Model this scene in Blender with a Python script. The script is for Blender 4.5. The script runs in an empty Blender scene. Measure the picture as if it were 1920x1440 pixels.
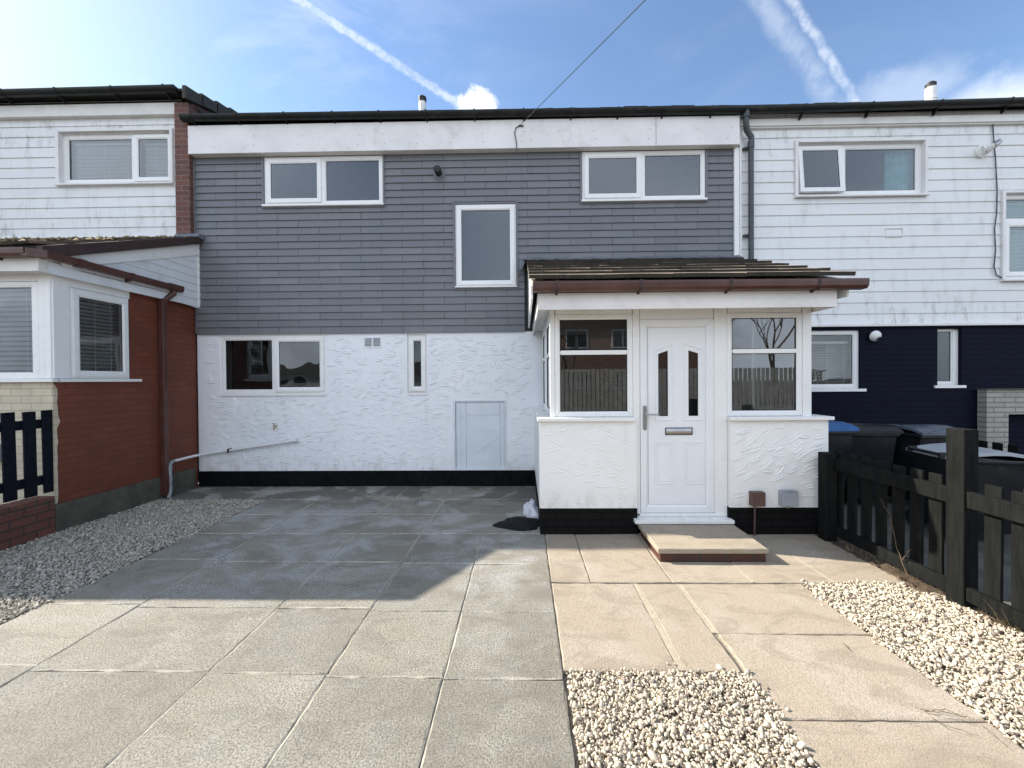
import bpy, bmesh, math, random
import numpy as np
from mathutils import Vector, Matrix
R = math.radians
random.seed(7); rng = np.random.default_rng(7)
sc = bpy.context.scene
COL = sc.collection

# ------------------------------------------------------------------ camera
CAM = np.array([0, -6.01, 1.55]); YAW, PIT, ROL, FPX, PCX = R(1.05), R(-.55), R(-.41), 768., 968.
fw = np.array([-math.sin(YAW)*math.cos(PIT), math.cos(YAW)*math.cos(PIT), math.sin(PIT)])
_r = np.cross(fw, [0, 0, 1]); _r /= np.linalg.norm(_r); _u = np.cross(_r, fw)
rt = _r*math.cos(ROL)+_u*math.sin(ROL); up = -_r*math.sin(ROL)+_u*math.cos(ROL)
cd = bpy.data.cameras.new('camera'); cam = bpy.data.objects.new('camera', cd); COL.objects.link(cam)
M = Matrix.Identity(4)
for i in range(3):
    M[i][0] = rt[i]; M[i][1] = up[i]; M[i][2] = -fw[i]; M[i][3] = CAM[i]
cam.matrix_world = M
cd.sensor_width = 36; cd.lens = FPX/1920*36; cd.shift_x = -(PCX-960)/1920; cd.clip_end = 2000; cd.clip_start = .05
sc.camera = cam

def ray(px, py): return fw*FPX+rt*(px-PCX)-up*(py-720)
def at(px, py, Y):                       # photo pixel -> (X, Z) on the real plane Y
    r = ray(px, py); t = (Y-CAM[1])/r[1]; p = CAM+t*r; return p[0], p[2]
def rect(x0, y0, x1, y1, Y):
    a = at(x0, y0, Y); b = at(x1, y1, Y); return a[0], b[0], b[1], a[1]
def atg(px, py, Z=0):
    r = ray(px, py); t = (Z-CAM[2])/r[2]; p = CAM+t*r; return p[0], p[1]
def sdir(px, py):
    r = ray(px, py); return r/np.linalg.norm(r)

# ------------------------------------------------------------------ light
KX, KY = 1.37, .355                      # shadow shift per metre of height
SUN = np.array([-KX, KY, 1.]); SUN /= np.linalg.norm(SUN)
EL = math.asin(SUN[2]); AZ = math.atan2(SUN[0], SUN[1])
sl = bpy.data.lights.new('sun', 'SUN'); sl.energy = 4.9; sl.angle = R(.55); sl.color = (1, .93, .82)
so = bpy.data.objects.new('sun', sl); COL.objects.link(so)
so.rotation_euler = Vector(SUN).to_track_quat('Z', 'Y').to_euler()
so.location = (-8, 4, 12)
sc.view_settings.view_transform = 'Standard'; sc.view_settings.look = 'None'
sc.view_settings.exposure = 1.03; sc.view_settings.gamma = 1

# ------------------------------------------------------------------ node helpers
class N:
    def __init__(s, tree): s.t = tree
    def n(s, typ, **kw):
        nd = s.t.nodes.new(typ)
        for k, v in kw.items(): setattr(nd, k, v)
        return nd
    def l(s, a, b): s.t.links.new(a, b)
    def val(s, sock, v):
        if hasattr(v, 'links') or isinstance(v, bpy.types.NodeSocket): s.l(v, sock)
        else: sock.default_value = v
    def m(s, op, a, b=0., c=None, clamp=False):
        nd = s.n('ShaderNodeMath', operation=op, use_clamp=clamp); s.val(nd.inputs[0], a); s.val(nd.inputs[1], b)
        if c is not None: s.val(nd.inputs[2], c)
        return nd.outputs[0]
    def dot(s, v, w):
        nd = s.n('ShaderNodeVectorMath', operation='DOT_PRODUCT'); s.l(v, nd.inputs[0]); nd.inputs[1].default_value = tuple(w); return nd.outputs['Value']
    def noise(s, co, scale, detail=3, rough=.55, dist=0., mapping=None):
        nd = s.n('ShaderNodeTexNoise'); nd.inputs['Scale'].default_value = scale; nd.inputs['Detail'].default_value = detail
        nd.inputs['Roughness'].default_value = rough; nd.inputs['Distortion'].default_value = dist
        if mapping:
            mp = s.n('ShaderNodeMapping'); mp.inputs['Scale'].default_value = mapping; s.l(co, mp.inputs[0]); co = mp.outputs[0]
        s.l(co, nd.inputs['Vector']); return nd.outputs[0]
    def step(s, v, a, b, o0=0., o1=1.):
        nd = s.n('ShaderNodeMapRange', interpolation_type='SMOOTHSTEP'); s.l(v, nd.inputs[0])
        for i, q in ((1, a), (2, b), (3, o0), (4, o1)): nd.inputs[i].default_value = q
        return nd.outputs[0]
    def mix(s, f, a, b, mode='MIX'):
        nd = s.n('ShaderNodeMix', data_type='RGBA', blend_type=mode); s.val(nd.inputs[0], f)
        for k, v in ((6, a), (7, b)):
            if isinstance(v, bpy.types.NodeSocket): s.l(v, nd.inputs[k])
            else: nd.inputs[k].default_value = (*v, 1) if len(v) == 3 else v
        return nd.outputs[2]
    def add(s, *v):
        o = v[0]
        for q in v[1:]: o = s.m('ADD', o, q)
        return o
    def mul(s, *v):
        o = v[0]
        for q in v[1:]: o = s.m('MULTIPLY', o, q)
        return o

# ------------------------------------------------------------------ world
w = bpy.data.worlds.new('World'); sc.world = w; w.use_nodes = True
g = N(w.node_tree); w.node_tree.nodes.clear()
sky = g.n('ShaderNodeTexSky', sky_type='NISHITA'); sky.sun_disc = False; sky.sun_elevation = EL; sky.sun_rotation = AZ
sky.air_density = 1.0; sky.dust_density = .35; sky.ozone_density = 2.6
geo = g.n('ShaderNodeNewGeometry'); inc = geo.outputs['Incoming']
vm = g.n('ShaderNodeVectorMath', operation='SCALE'); g.l(inc, vm.inputs[0]); vm.inputs['Scale'].default_value = -1; D = vm.outputs[0]
def trail(p1, p2, width, soft, lo, hi, ns, amp, dens):
    a, b = sdir(*p1), sdir(*p2); n = np.cross(a, b); n /= np.linalg.norm(n); t = b-a; L = np.linalg.norm(t); t /= L
    al = g.m('DIVIDE', g.m('SUBTRACT', g.dot(D, t), float(a@t)), float(L))          # 0..1 between the two points
    nz = g.m('SUBTRACT', g.noise(D, ns, 4, .6), .5)
    off = g.m('ADD', g.dot(D, n), g.mul(nz, amp))
    wd = g.m('ABSOLUTE', off)
    core = g.step(wd, width*(1-soft), width*(1+soft), 1, 0)
    lim = g.m('MULTIPLY', g.step(al, lo-.06, lo+.04), g.step(al, hi-.04, hi+.08, 1, 0))
    br = g.step(g.noise(D, ns*.6, 5, .7), .34, .62, .35, 1)
    return g.mul(core, lim, br, dens, g.step(g.dot(D, (a+b)/2), .3, .5))
t1 = trail((560, 0), (860, 195), .0062, .6, -1.5, 1.02, 70, .010, .5)
t2 = trail((1485, 0), (1608, 195), .0060, .7, -1.2, 1.0, 55, .010, .5)
t3 = trail((1430, 0), (1560, 190), .013, .9, -1.2, 1.1, 26, .016, .28)
def puff(p, r, sx, sz, ns, dens, lo=.8, hi=1.2):
    c = sdir(*p); u = np.cross(c, [0, 0, 1]); u /= np.linalg.norm(u); v = np.cross(u, c)
    x = g.m('DIVIDE', g.dot(D, u), sx*r); z = g.m('DIVIDE', g.dot(D, v), sz*r)
    d = g.m('SQRT', g.m('ADD', g.m('MULTIPLY', x, x), g.m('MULTIPLY', z, z)))
    d = g.m('ADD', d, g.mul(g.m('SUBTRACT', g.noise(D, ns, 6, .6), .5), 1.5))
    return g.mul(g.step(d, lo, hi, 1, 0), dens, g.step(g.dot(D, c), .5, .6))
p1 = puff((893, 207), .048, 1.0, .75, 30, .97, .75, 1.15)
p2 = puff((1915, 190), .10, 1.5, .45, 12, .7, .3, 1.3)
p3 = puff((1500, 170), .10, .6, 1.0, 12, .0, .2, 1.4)
p4 = puff((1690, 175), .07, 1.1, .6, 24, .3, .2, 1.3)
# thin high cirrus, thicker towards the sun (left), none where the sky is deep blue
cs = g.noise(D, 3.2, 7, .62, .6, (1, 1.6, 2.6))
sd = g.dot(D, SUN)
cir = g.mul(g.step(cs, .46, .82), g.step(sd, .45, .95, .05, .40))
low = g.step(g.dot(D, (0, 0, 1)), .02, .30, .14, 0)
behind = g.mul(g.step(g.dot(D, (0, -1, 0)), .1, .7), g.step(g.noise(D, 2.4, 6, .6, .4), .36, .60), .80)  # unseen bright clouds at the camera's back, added to fill the shaded facade
glow = g.mul(g.step(sd, .80, 1.0), .35)
allm = p1
for q in (t1, t2, t3, p2, p3, p4, cir, low, glow): allm = g.m('MAXIMUM', allm, q)
STR = .122
skyc = g.mix(1., sky.outputs[0], (STR*1.0, STR*1.0, STR*1.0), 'MULTIPLY')
mn = g.n('ShaderNodeVectorMath', operation='MINIMUM'); g.l(skyc, mn.inputs[0]); mn.inputs[1].default_value = (.415, .475, .54)
cl = g.mix(allm, mn.outputs[0], (.60, .63, .67)); cl = g.mix(behind, cl, (1.16, 1.25, 1.38))
bg = g.n('ShaderNodeBackground'); g.l(cl, bg.inputs[0]); bg.inputs[1].default_value = 1.
wo = g.n('ShaderNodeOutputWorld'); g.l(bg.outputs[0], wo.inputs[0])

# ------------------------------------------------------------------ materials
def new_mat(name):
    m = bpy.data.materials.new(name); m.use_nodes = True; m.node_tree.nodes.clear()
    k = N(m.node_tree); bs = k.n('ShaderNodeBsdfPrincipled'); out = k.n('ShaderNodeOutputMaterial'); k.l(bs.outputs[0], out.inputs[0])
    tc = k.n('ShaderNodeTexCoord'); return m, k, bs, tc.outputs['Object'], out
def bump(k, bs, h, dist, strength=1.):
    b = k.n('ShaderNodeBump'); b.inputs['Strength'].default_value = strength; b.inputs['Distance'].default_value = dist
    k.l(h, b.inputs['Height']); k.l(b.outputs[0], bs.inputs['Normal']); return b
def rnd_attr(k, name='rnd'):
    a = k.n('ShaderNodeAttribute', attribute_name=name); return a.outputs['Fac']
def plain(name, c, rough=.5, var=.12, scale=6, spec=.5, metal=0, bs_=0., bscale=80, dirt=None, dirt_amt=.3):
    m, k, bs, co, _ = new_mat(name)
    nz = k.noise(co, scale, 5, .6)
    c1 = tuple(max(0, x*(1-var)) for x in c); c2 = tuple(min(1, x*(1+var)) for x in c)
    col = k.mix(k.step(nz, .3, .7), c1, c2)
    if dirt: col = k.mix(k.mul(k.step(k.noise(co, scale*.7+1.3, 7, .7, .5), .5, .75), dirt_amt), col, dirt)
    k.l(col, bs.inputs['Base Color']); bs.inputs['Metallic'].default_value = metal
    k.l(k.step(k.noise(co, scale*3, 3), .3, .7, rough*.85, min(1, rough*1.15)), bs.inputs['Roughness'])
    bs.inputs['Specular IOR Level'].default_value = spec
    if bs_: bump(k, bs, k.noise(co, bscale, 4, .6), bs_)
    return m
MT = {}
MT['upvc'] = plain('upvc', (.80, .79, .77), .3, .02, 3, .5)
MT['upvc_door'] = plain('upvc_door', (.78, .78, .785), .35, .02, 3)
MT['gasket'] = plain('gasket', (.012, .012, .013), .5)
MT['black'] = plain('black_plastic', (.008, .009, .009), .4, .3, 5, spec=.35, dirt=(.06, .065, .05), dirt_amt=.5)
MT['brown'] = plain('brown_plastic', (.080, .030, .023), .35, .2, 5, dirt=(.10, .07, .06), dirt_amt=.4)
MT['downpipe'] = plain('dark_pipe', (.045, .05, .055), .4, .2, 5)
MT['navyfence'] = plain('navy_fence', (.004, .006, .012), .7, .3, 8, spec=.15, bs_=.001, bscale=60)
MT['plinth'] = plain('black_paint', (.004, .004, .0045), .75, .4, 4, spec=.12, bs_=.004, bscale=30)
MT['metal'] = plain('satin_metal', (.38, .38, .39), .32, .1, 5, metal=1)
MT['lead'] = plain('lead', (.14, .15, .17), .6, .25, 9, bs_=.003, bscale=20)
MT['room'] = plain('room_paint', (.30, .30, .31), .9, .05, 2)
MT['darkroom'] = plain('room_dark', (.10, .10, .10), .9, .1, 2)
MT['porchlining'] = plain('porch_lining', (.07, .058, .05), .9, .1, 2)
MT['blind'] = plain('blind_slats', (.80, .79, .76), .5, .05, 3)
MT['blind_blue'] = plain('blind_white', (.75, .77, .80), .5, .05, 3)
MT['curtain'] = plain('curtain', (.62, .72, .72), .9, .1, 6)
MT['fascia'] = plain('fascia_paint', (.76, .73, .71), .5, .05, 2.5, dirt=(.45, .43, .40), dirt_amt=.4, bs_=.0015, bscale=14)
MT['soffit'] = plain('soffit_paint', (.72, .70, .66), .55, .06, 3, dirt=(.4, .38, .32), dirt_amt=.35)
MT['sack'] = plain('sack_white', (.62, .63, .66), .4, .1, 9, bs_=.01, bscale=18)
MT['blacksack'] = plain('sack_black', (.006, .006, .007), .75, .2, 14, spec=.25, bs_=.006, bscale=60)
MT['whitepipe'] = plain('white_pipe', (.74, .74, .74), .35, .04, 4, dirt=(.4, .4, .38), dirt_amt=.4)
MT['greypipe'] = plain('grey_pipe', (.22, .24, .25), .5, .2, 9, dirt=(.5, .5, .5), dirt_amt=.5)
MT['brass'] = plain('brass', (.35, .26, .12), .4, .2, 20, metal=1)
MT['brownbox'] = plain('brown_box', (.10, .055, .045), .5, .1, 9)
MT['greybox'] = plain('grey_box', (.32, .34, .37), .5, .06, 9)
MT['bin_black'] = plain('bin_black', (.012, .013, .016), .38, .2, 4, dirt=(.05, .05, .05), dirt_amt=.4)
MT['bin_blue'] = plain('bin_blue', (.02, .11, .31), .4, .15, 4)
MT['bin_grey'] = plain('bin_grey', (.10, .12, .15), .3, .2, 4)
MT['bin_pale'] = plain('bin_pale', (.40, .42, .44), .35, .12, 4)
MT['dust'] = plain('twig', (.10, .065, .035), .8, .3, 30)
MT['drygrass'] = plain('dry_grass', (.30, .24, .11), .8, .35, 20)
MT['pvcflue'] = plain('flue_white', (.75, .74, .72), .4, .06, 5, dirt=(.35, .33, .3), dirt_amt=.4)
MT['terracap'] = plain('flue_cap', (.05, .05, .055), .5, .2, 8)
MT['glasslamp'] = plain('lamp_white', (.78, .77, .74), .35, .04, 4)

# fence stain, dark charcoal with grain
def m_fence():
    m, k, bs, co, _ = new_mat('charcoal_timber')
    gr = k.noise(co, 40, 5, .65, .3, (1, 1, .12)); gr2 = k.noise(co, 3, 4)
    c = k.mix(k.step(gr, .3, .7), (.0045, .005, .005), (.011, .0115, .011)); c = k.mix(k.mul(k.step(gr2, .5, .8), .5), c, (.022, .023, .020))
    k.l(c, bs.inputs['Base Color']); bs.inputs['Roughness'].default_value = .8; bs.inputs['Specular IOR Level'].default_value = .12; bump(k, bs, gr, .003); return m
MT['fence'] = m_fence()

def m_tile():     # grey painted shingles
    m, k, bs, co, _ = new_mat('grey_shingle')
    r = rnd_attr(k); n1 = k.noise(co, 1.1, 5, .6); n2 = k.noise(co, 25, 4, .6, 0, (1, 1, 4))
    c = k.mix(r, (.136, .138, .147), (.166, .168, .177))
    c = k.mix(k.mul(k.step(n1, .4, .7), .5), c, (.130, .142, .155))
    c = k.mix(k.mul(k.step(n2, .55, .8), .25), c, (.22, .22, .235))
    sv = k.noise(co, 4, 6, .7, .1, (1, 1, .09)); c = k.mix(k.mul(k.step(sv, .52, .70), .30), c, (.20, .20, .205)); sw_ = k.noise(co, 6.5, 6, .7, .1, (1, 1, .12)); c = k.mix(k.mul(k.step(sw_, .56, .72), .35), c, (.10, .10, .105))
    k.l(c, bs.inputs['Base Color']); k.l(k.step(n2, .2, .8, .45, .62), bs.inputs['Roughness'])
    bump(k, bs, k.noise(co, 90, 4, .6, 0, (1, 1, .4)), .0012); return m
MT['shingle'] = m_tile()
MT['shingleback'] = plain('shingle_backing', (.03, .032, .036), .8)

def m_boards(name, zdirt, base=(.76, .755, .745)):
    m, k, bs, co, _ = new_mat(name)
    r = rnd_attr(k)
    c = k.mix(r, tuple(x*.96 for x in base), base)
    n = k.noise(co, 2.2, 8, .75, .4, (1, 1, 1.6)); n2 = k.noise(co, 9, 6, .7, .2, (1, 1, .22)); n3 = k.noise(co, 1.1, 3)
    sep = k.n('ShaderNodeSeparateXYZ'); k.l(co, sep.inputs[0])
    low_ = k.m('MAXIMUM', k.step(sep.outputs[2], zdirt-.05, zdirt+.75, 1, .28), k.step(sep.outputs[2], 4.75, 5.15, 0, .8))
    dm = k.mul(k.step(n2, .46, .70), k.step(n, .38, .62), low_)
    c = k.mix(k.mul(dm, .9), c, (.20, .205, .17))
    spot = k.mul(k.step(n2, .6, .78), k.step(n3, .5, .62), k.step(sep.outputs[2], zdirt, zdirt+.32, .8, 0))
    c = k.mix(spot, c, (.07, .085, .05))
    c = k.mix(k.mul(k.step(n, .52, .7), .22), c, (.55, .55, .52))
    k.l(c, bs.inputs['Base Color']); bs.inputs['Roughness'].default_value = .5
    bump(k, bs, k.noise(co, 60, 4, .6), .0012); return m
MT['boardsL'] = m_boards('boards_left', 3.72); MT['boardsR'] = m_boards('boards_right', 2.3)
MT['boardsG'] = plain('boards_gable', (.72, .73, .75), .5, .04, 3, dirt=(.35, .36, .38), dirt_amt=.4)

def m_render(name, base, tint):
    m, k, bs, co, _ = new_mat(name)
    n1 = k.noise(co, .9, 6, .6, .3); n2 = k.noise(co, 14, 5, .6)
    c = k.mix(k.step(n1, .35, .7), base, tint)
    c = k.mix(k.mul(k.step(n2, .6, .8), .18), c, (.55, .55, .53))
    sp_ = k.n('ShaderNodeSeparateXYZ'); k.l(co, sp_.inputs[0]); sn = k.noise(co, 6, 7, .72, .3, (1, 1, .5)); sv = k.noise(co, 5, 6, .7, .1, (1, 1, .10))
    c = k.mix(k.mul(k.step(sn, .42, .66), k.step(sp_.outputs[2], .22, .52, .55, 0)), c, (.47, .44, .39))
    c = k.mix(k.mul(k.step(sv, .56, .72), .16), c, (.50, .50, .48))
    k.l(c, bs.inputs['Base Color']); bs.inputs['Roughness'].default_value = .55
    h = k.m('ADD', k.noise(co, 9, 4, .5), k.mul(k.noise(co, 70, 3, .5), .18)); bump(k, bs, h, .010); return m
MT['render'] = m_render('white_render', (.82, .83, .845), (.77, .79, .815))
MT['render2'] = m_render('cream_render', (.83, .815, .79), (.79, .775, .75))

def m_brick(name, axis, c1, c2, mort, bw=.225, bh=.075, ms=.009, rough=.75, depth=.006, patch=None, msm=.1, spec=.4):
    m, k, bs, co, _ = new_mat(name)
    sep = k.n('ShaderNodeSeparateXYZ'); k.l(co, sep.inputs[0]); cb = k.n('ShaderNodeCombineXYZ')
    k.l(sep.outputs[0 if axis == 'x' else 1], cb.inputs[0]); k.l(sep.outputs[2], cb.inputs[1])
    nd = k.noise(co, 5, 3); off = k.n('ShaderNodeVectorMath', operation='SCALE'); 
    nn = k.n('ShaderNodeTexNoise'); nn.inputs['Scale'].default_value = 6; k.l(co, nn.inputs['Vector'])
    k.l(nn.outputs[1], off.inputs[0]); off.inputs['Scale'].default_value = .006
    ad = k.n('ShaderNodeVectorMath', operation='ADD'); k.l(cb.outputs[0], ad.inputs[0]); k.l(off.outputs[0], ad.inputs[1])
    b = k.n('ShaderNodeTexBrick'); k.l(ad.outputs[0], b.inputs['Vector']); b.inputs['Scale'].default_value = 1
    b.inputs['Brick Width'].default_value = bw; b.inputs['Row Height'].default_value = bh; b.inputs['Mortar Size'].default_value = ms
    b.inputs['Mortar Smooth'].default_value = msm
    b.inputs['Color1'].default_value = (*c1, 1); b.inputs['Color2'].default_value = (*c2, 1); b.inputs['Mortar'].default_value = (*mort, 1)
    c = k.mix(k.mul(k.step(nd, .35, .7), .35), b.outputs[0], tuple(x*.6 for x in c1))
    c = k.mix(k.mul(k.step(k.noise(co, 30, 4, .7), .6, .8), .3), c, tuple(min(1, x*1.5) for x in c2))
    if patch: c = k.mix(k.mul(k.step(k.noise(co, 1.3, 7, .75, .6), .58, .72), .5), c, patch)
    k.l(c, bs.inputs['Base Color']); bs.inputs['Roughness'].default_value = rough; bs.inputs['Specular IOR Level'].default_value = spec
    h = k.m('ADD', k.mul(b.outputs['Fac'], -1.), k.mul(k.noise(co, 60, 4, .6), .25)); bump(k, bs, h, depth); return m
MT['brickpier'] = m_brick('pier_brick', 'x', (.17, .070, .052), (.11, .05, .040), (.20, .14, .12), ms=.008)
MT['brickpier_y'] = m_brick('pier_brick_side', 'y', (.17, .070, .052), (.11, .05, .040), (.20, .14, .12), ms=.008)
MT['brickred'] = m_brick('painted_red_brick', 'y', (.185, .048, .024), (.150, .040, .020), (.11, .040, .026), ms=.005, rough=.6, depth=.003, patch=(.12, .04, .022))
MT['brickcream'] = m_brick('cream_brick', 'x', (.60, .53, .40), (.56, .49, .36), (.42, .36, .25), bw=.215, bh=.075, ms=.004, rough=.7, depth=.003)
MT['brickwall'] = m_brick('garden_brick', 'y', (.17, .065, .048), (.12, .048, .038), (.05, .04, .035), bw=.215, bh=.085, depth=.006)
MT['bricknavy'] = m_brick('navy_brick', 'x', (.0035, .005, .015), (.0045, .006, .018), (.0025, .003, .010), ms=.008, rough=.75, depth=.005, patch=(.007, .009, .022), spec=.14)
MT['brickstep'] = m_brick('step_brick', 'x', (.075, .030, .020), (.045, .024, .018), (.04, .033, .027), bw=.225, bh=.09, depth=.006)
MT['brickopp'] = m_brick('opposite_brick', 'x', (.28, .13, .08), (.22, .10, .06), (.3, .26, .22))
MT['blackbrick'] = m_brick('black_brick', 'x', (.007, .006, .006), (.005, .005, .005), (.0025, .0025, .0025), depth=.008, rough=.75, spec=.15)
MT['blockpale'] = m_brick('pale_block', 'x', (.40, .38, .33), (.34, .32, .28), (.22, .20, .17), bw=.3, bh=.07, depth=.008)
MT['cement'] = plain('cement_plinth', (.085, .082, .062), .85, .3, 4, dirt=(.04, .045, .03), dirt_amt=.6, bs_=.004, bscale=30)

def m_slab(name, ca, cb_, pale, warm, sp=160, spa=.5, dark=None):
    m, k, bs, co, _ = new_mat(name)
    r = rnd_attr(k)
    c = k.mix(k.m('MINIMUM', r, 1.), ca, cb_)
    n1 = k.noise(co, 1.6, 7, .65, .5); n2 = k.noise(co, sp, 3, .7); n3 = k.noise(co, 5.5, 6, .7, .3); n4 = k.noise(co, 34, 4, .7)
    c = k.mix(k.mul(k.step(n1, .46, .70), .42), c, pale)
    n5 = k.noise(co, 2.7, 5, .6, 1.2, (1, 1.8, 1)); c = k.mix(k.mul(k.step(n5, .48, .62), .38), c, tuple(x*.62 for x in ca))
    c = k.mix(k.mul(k.step(n3, .48, .75), .30), c, warm)
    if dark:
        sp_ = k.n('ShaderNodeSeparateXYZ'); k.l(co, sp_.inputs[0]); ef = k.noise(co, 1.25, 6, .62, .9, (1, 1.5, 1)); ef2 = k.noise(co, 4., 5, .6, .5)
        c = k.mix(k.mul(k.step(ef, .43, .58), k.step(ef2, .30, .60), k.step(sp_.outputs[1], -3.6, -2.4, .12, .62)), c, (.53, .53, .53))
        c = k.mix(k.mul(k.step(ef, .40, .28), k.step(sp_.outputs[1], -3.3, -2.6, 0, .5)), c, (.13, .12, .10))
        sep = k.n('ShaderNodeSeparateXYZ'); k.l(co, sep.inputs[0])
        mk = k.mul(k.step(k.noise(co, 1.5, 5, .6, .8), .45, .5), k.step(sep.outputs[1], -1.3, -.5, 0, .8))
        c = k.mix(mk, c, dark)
    c = k.mix(k.mul(k.step(n2, .40, .66), spa), c, tuple(x*.55 for x in ca))
    c = k.mix(k.mul(k.step(n2, .36, .22), spa*.7), c, tuple(min(1, x*1.25) for x in pale))
    c = k.mix(k.mul(k.step(n4, .68, .8), .5), c, tuple(x*.4 for x in ca))
    c = k.mix(k.mul(k.step(r, 1.2, 1.8), k.step(k.noise(co, 2.3, 4, .6), .42, .55, .10, .65)), c, (.52, .47, .38))
    k.l(c, bs.inputs['Base Color']); k.l(k.step(n1, .3, .7, .72, .9), bs.inputs['Roughness'])
    bump(k, bs, k.m('ADD', n2, k.mul(n4, .8)), .0045); return m
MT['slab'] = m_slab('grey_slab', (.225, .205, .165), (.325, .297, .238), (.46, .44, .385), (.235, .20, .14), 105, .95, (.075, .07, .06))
MT['slab2'] = m_slab('buff_slab', (.355, .290, .215), (.42, .352, .270), (.50, .45, .395), (.30, .23, .145), 130, .55)
MT['stepslab'] = m_slab('step_slab', (.37, .31, .23), (.37, .31, .23), (.40, .37, .30), (.24, .22, .15), 120, .4)
MT['joint'] = plain('joint_sand', (.24, .21, .165), .95, .3, 12, dirt=(.05, .045, .035), dirt_amt=.7, bs_=.006, bscale=90)
MT['mortar'] = plain('mortar', (.38, .325, .24), .9, .12, 20, bs_=.004, bscale=90)
MT['soil'] = plain('soil', (.085, .055, .035), .95, .4, 12, dirt=(.20, .15, .10), dirt_amt=.7, bs_=.02, bscale=40)
MT['ground'] = plain('ground_mat', (.12, .115, .105), .95, .2, 1.5, bs_=.01, bscale=40)
MT['nbrpave'] = plain('neighbour_paving', (.10, .095, .08), .9, .3, 3, bs_=.004, bscale=60)
def m_stone(name, a, b, c_, d):
    m, k, bs, co, _ = new_mat(name)
    r = rnd_attr(k)
    cr = k.n('ShaderNodeValToRGB'); k.l(r, cr.inputs[0]); e = cr.color_ramp.elements
    e[0].position = 0; e[0].color = (*d, 1); e[1].position = 1; e[1].color = (*a, 1)
    x = e.new(.1); x.color = (*c_, 1); x = e.new(.35); x.color = (*b, 1)
    n = k.noise(co, 90, 4, .6)
    col = k.mix(k.mul(k.step(n, .4, .75), .3), cr.outputs[0], tuple(q*.7 for q in b))
    k.l(col, bs.inputs['Base Color']); bs.inputs['Roughness'].default_value = .8; bump(k, bs, n, .002); return m
MT['stone'] = m_stone('limestone_chips', (.66, .58, .45), (.53, .46, .35), (.34, .27, .21), (.16, .135, .12))
MT['stoneL'] = m_stone('grey_chips', (.50, .45, .38), (.39, .35, .29), (.27, .235, .19), (.13, .115, .10))

def m_roof(name, base, b2, moss, ma):
    m, k, bs, co, _ = new_mat(name)
    r = rnd_attr(k); n1 = k.noise(co, 3.5, 7, .7, .4); n2 = k.noise(co, 40, 4, .6)
    c = k.mix(r, base, b2); c = k.mix(k.mul(k.step(n1, .5, .64), ma), c, moss); c = k.mix(k.step(r, .0, .1, .85, 0), c, (.018, .016, .011))  # tile front edges blackened: dark moss plus their shade put into the colour
    c = k.mix(k.mul(k.step(n2, .55, .75), .4), c, tuple(x*.5 for x in base))
    k.l(c, bs.inputs['Base Color']); bs.inputs['Roughness'].default_value = .85; bump(k, bs, k.m('ADD', n2, k.mul(n1, 2)), .006); return m
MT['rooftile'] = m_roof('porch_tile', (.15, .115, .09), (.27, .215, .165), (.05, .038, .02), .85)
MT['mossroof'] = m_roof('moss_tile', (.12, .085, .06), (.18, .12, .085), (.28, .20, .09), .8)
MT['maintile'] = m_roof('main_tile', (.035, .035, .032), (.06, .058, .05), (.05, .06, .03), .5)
MT['verge'] = plain('verge_brown', (.045, .024, .022), .6, .2, 8)
MT['moss'] = plain('moss', (.20, .14, .06), .95, .5, 30, bs_=.01, bscale=60)
MT['mossdark'] = plain('moss_dark', (.045, .038, .02), .95, .4, 30, bs_=.01, bscale=60)
MT['bark'] = plain('bark', (.09, .07, .05), .9, .3, 8)
MT['oppfence'] = plain('opposite_fence', (.50, .48, .42), .8, .2, 4)
MT['opprender'] = plain('opposite_render', (.6, .58, .54), .8, .1, 1)
MT['hatch'] = plain('hatch_paint', (.66, .70, .735), .5, .05, 3, dirt=(.42, .46, .5), dirt_amt=.35, bs_=.003, bscale=10)

def m_glass(name, k_=1.9, tint=(.75, .78, .78), rough=0., wav=.0, obs=False):
    m = bpy.data.materials.new(name); m.use_nodes = True; m.node_tree.nodes.clear(); k = N(m.node_tree)
    tc = k.n('ShaderNodeTexCoord'); co = tc.outputs['Object']
    fr = k.n('ShaderNodeFresnel'); fr.inputs[0].default_value = 1.5
    gl = k.n('ShaderNodeBsdfGlossy'); gl.inputs['Roughness'].default_value = rough; gl.inputs[0].default_value = (.92, .96, 1, 1)
    tr = k.n('ShaderNodeBsdfTransparent'); tr.inputs[0].default_value = (*tint, 1)
    if obs:
        df = k.n('ShaderNodeBsdfTranslucent'); df.inputs[0].default_value = (.7, .75, .75, 1)
        d2 = k.n('ShaderNodeBsdfDiffuse'); d2.inputs[0].default_value = (.16, .19, .20, 1)
        a = k.n('ShaderNodeMixShader'); a.inputs[0].default_value = .45; k.l(df.outputs[0], a.inputs[1]); k.l(d2.outputs[0], a.inputs[2])
        a2 = k.n('ShaderNodeMixShader'); a2.inputs[0].default_value = obs; k.l(tr.outputs[0], a2.inputs[1]); k.l(a.outputs[0], a2.inputs[2]); tr = a2
    if wav:
        b = k.n('ShaderNodeBump'); b.inputs['Distance'].default_value = wav
        h = k.noise(co, 1.6 if not obs else 45, 2 if not obs else 3); k.l(h, b.inputs['Height']); k.l(b.outputs[0], gl.inputs['Normal'])
    mx = k.n('ShaderNodeMixShader'); k.l(k.m('MULTIPLY', fr.outputs[0], k_, clamp=True), mx.inputs[0])
    k.l(tr.outputs[0], mx.inputs[1]); k.l(gl.outputs[0], mx.inputs[2])
    o = k.n('ShaderNodeOutputMaterial'); k.l(mx.outputs[0], o.inputs[0]); return m
MT['glass'] = m_glass('window_glass', 2.2, wav=.004)
MT['glass_net'] = m_glass('frosted_glass', 2.6, wav=.002, obs=.30, rough=.03)
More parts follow.
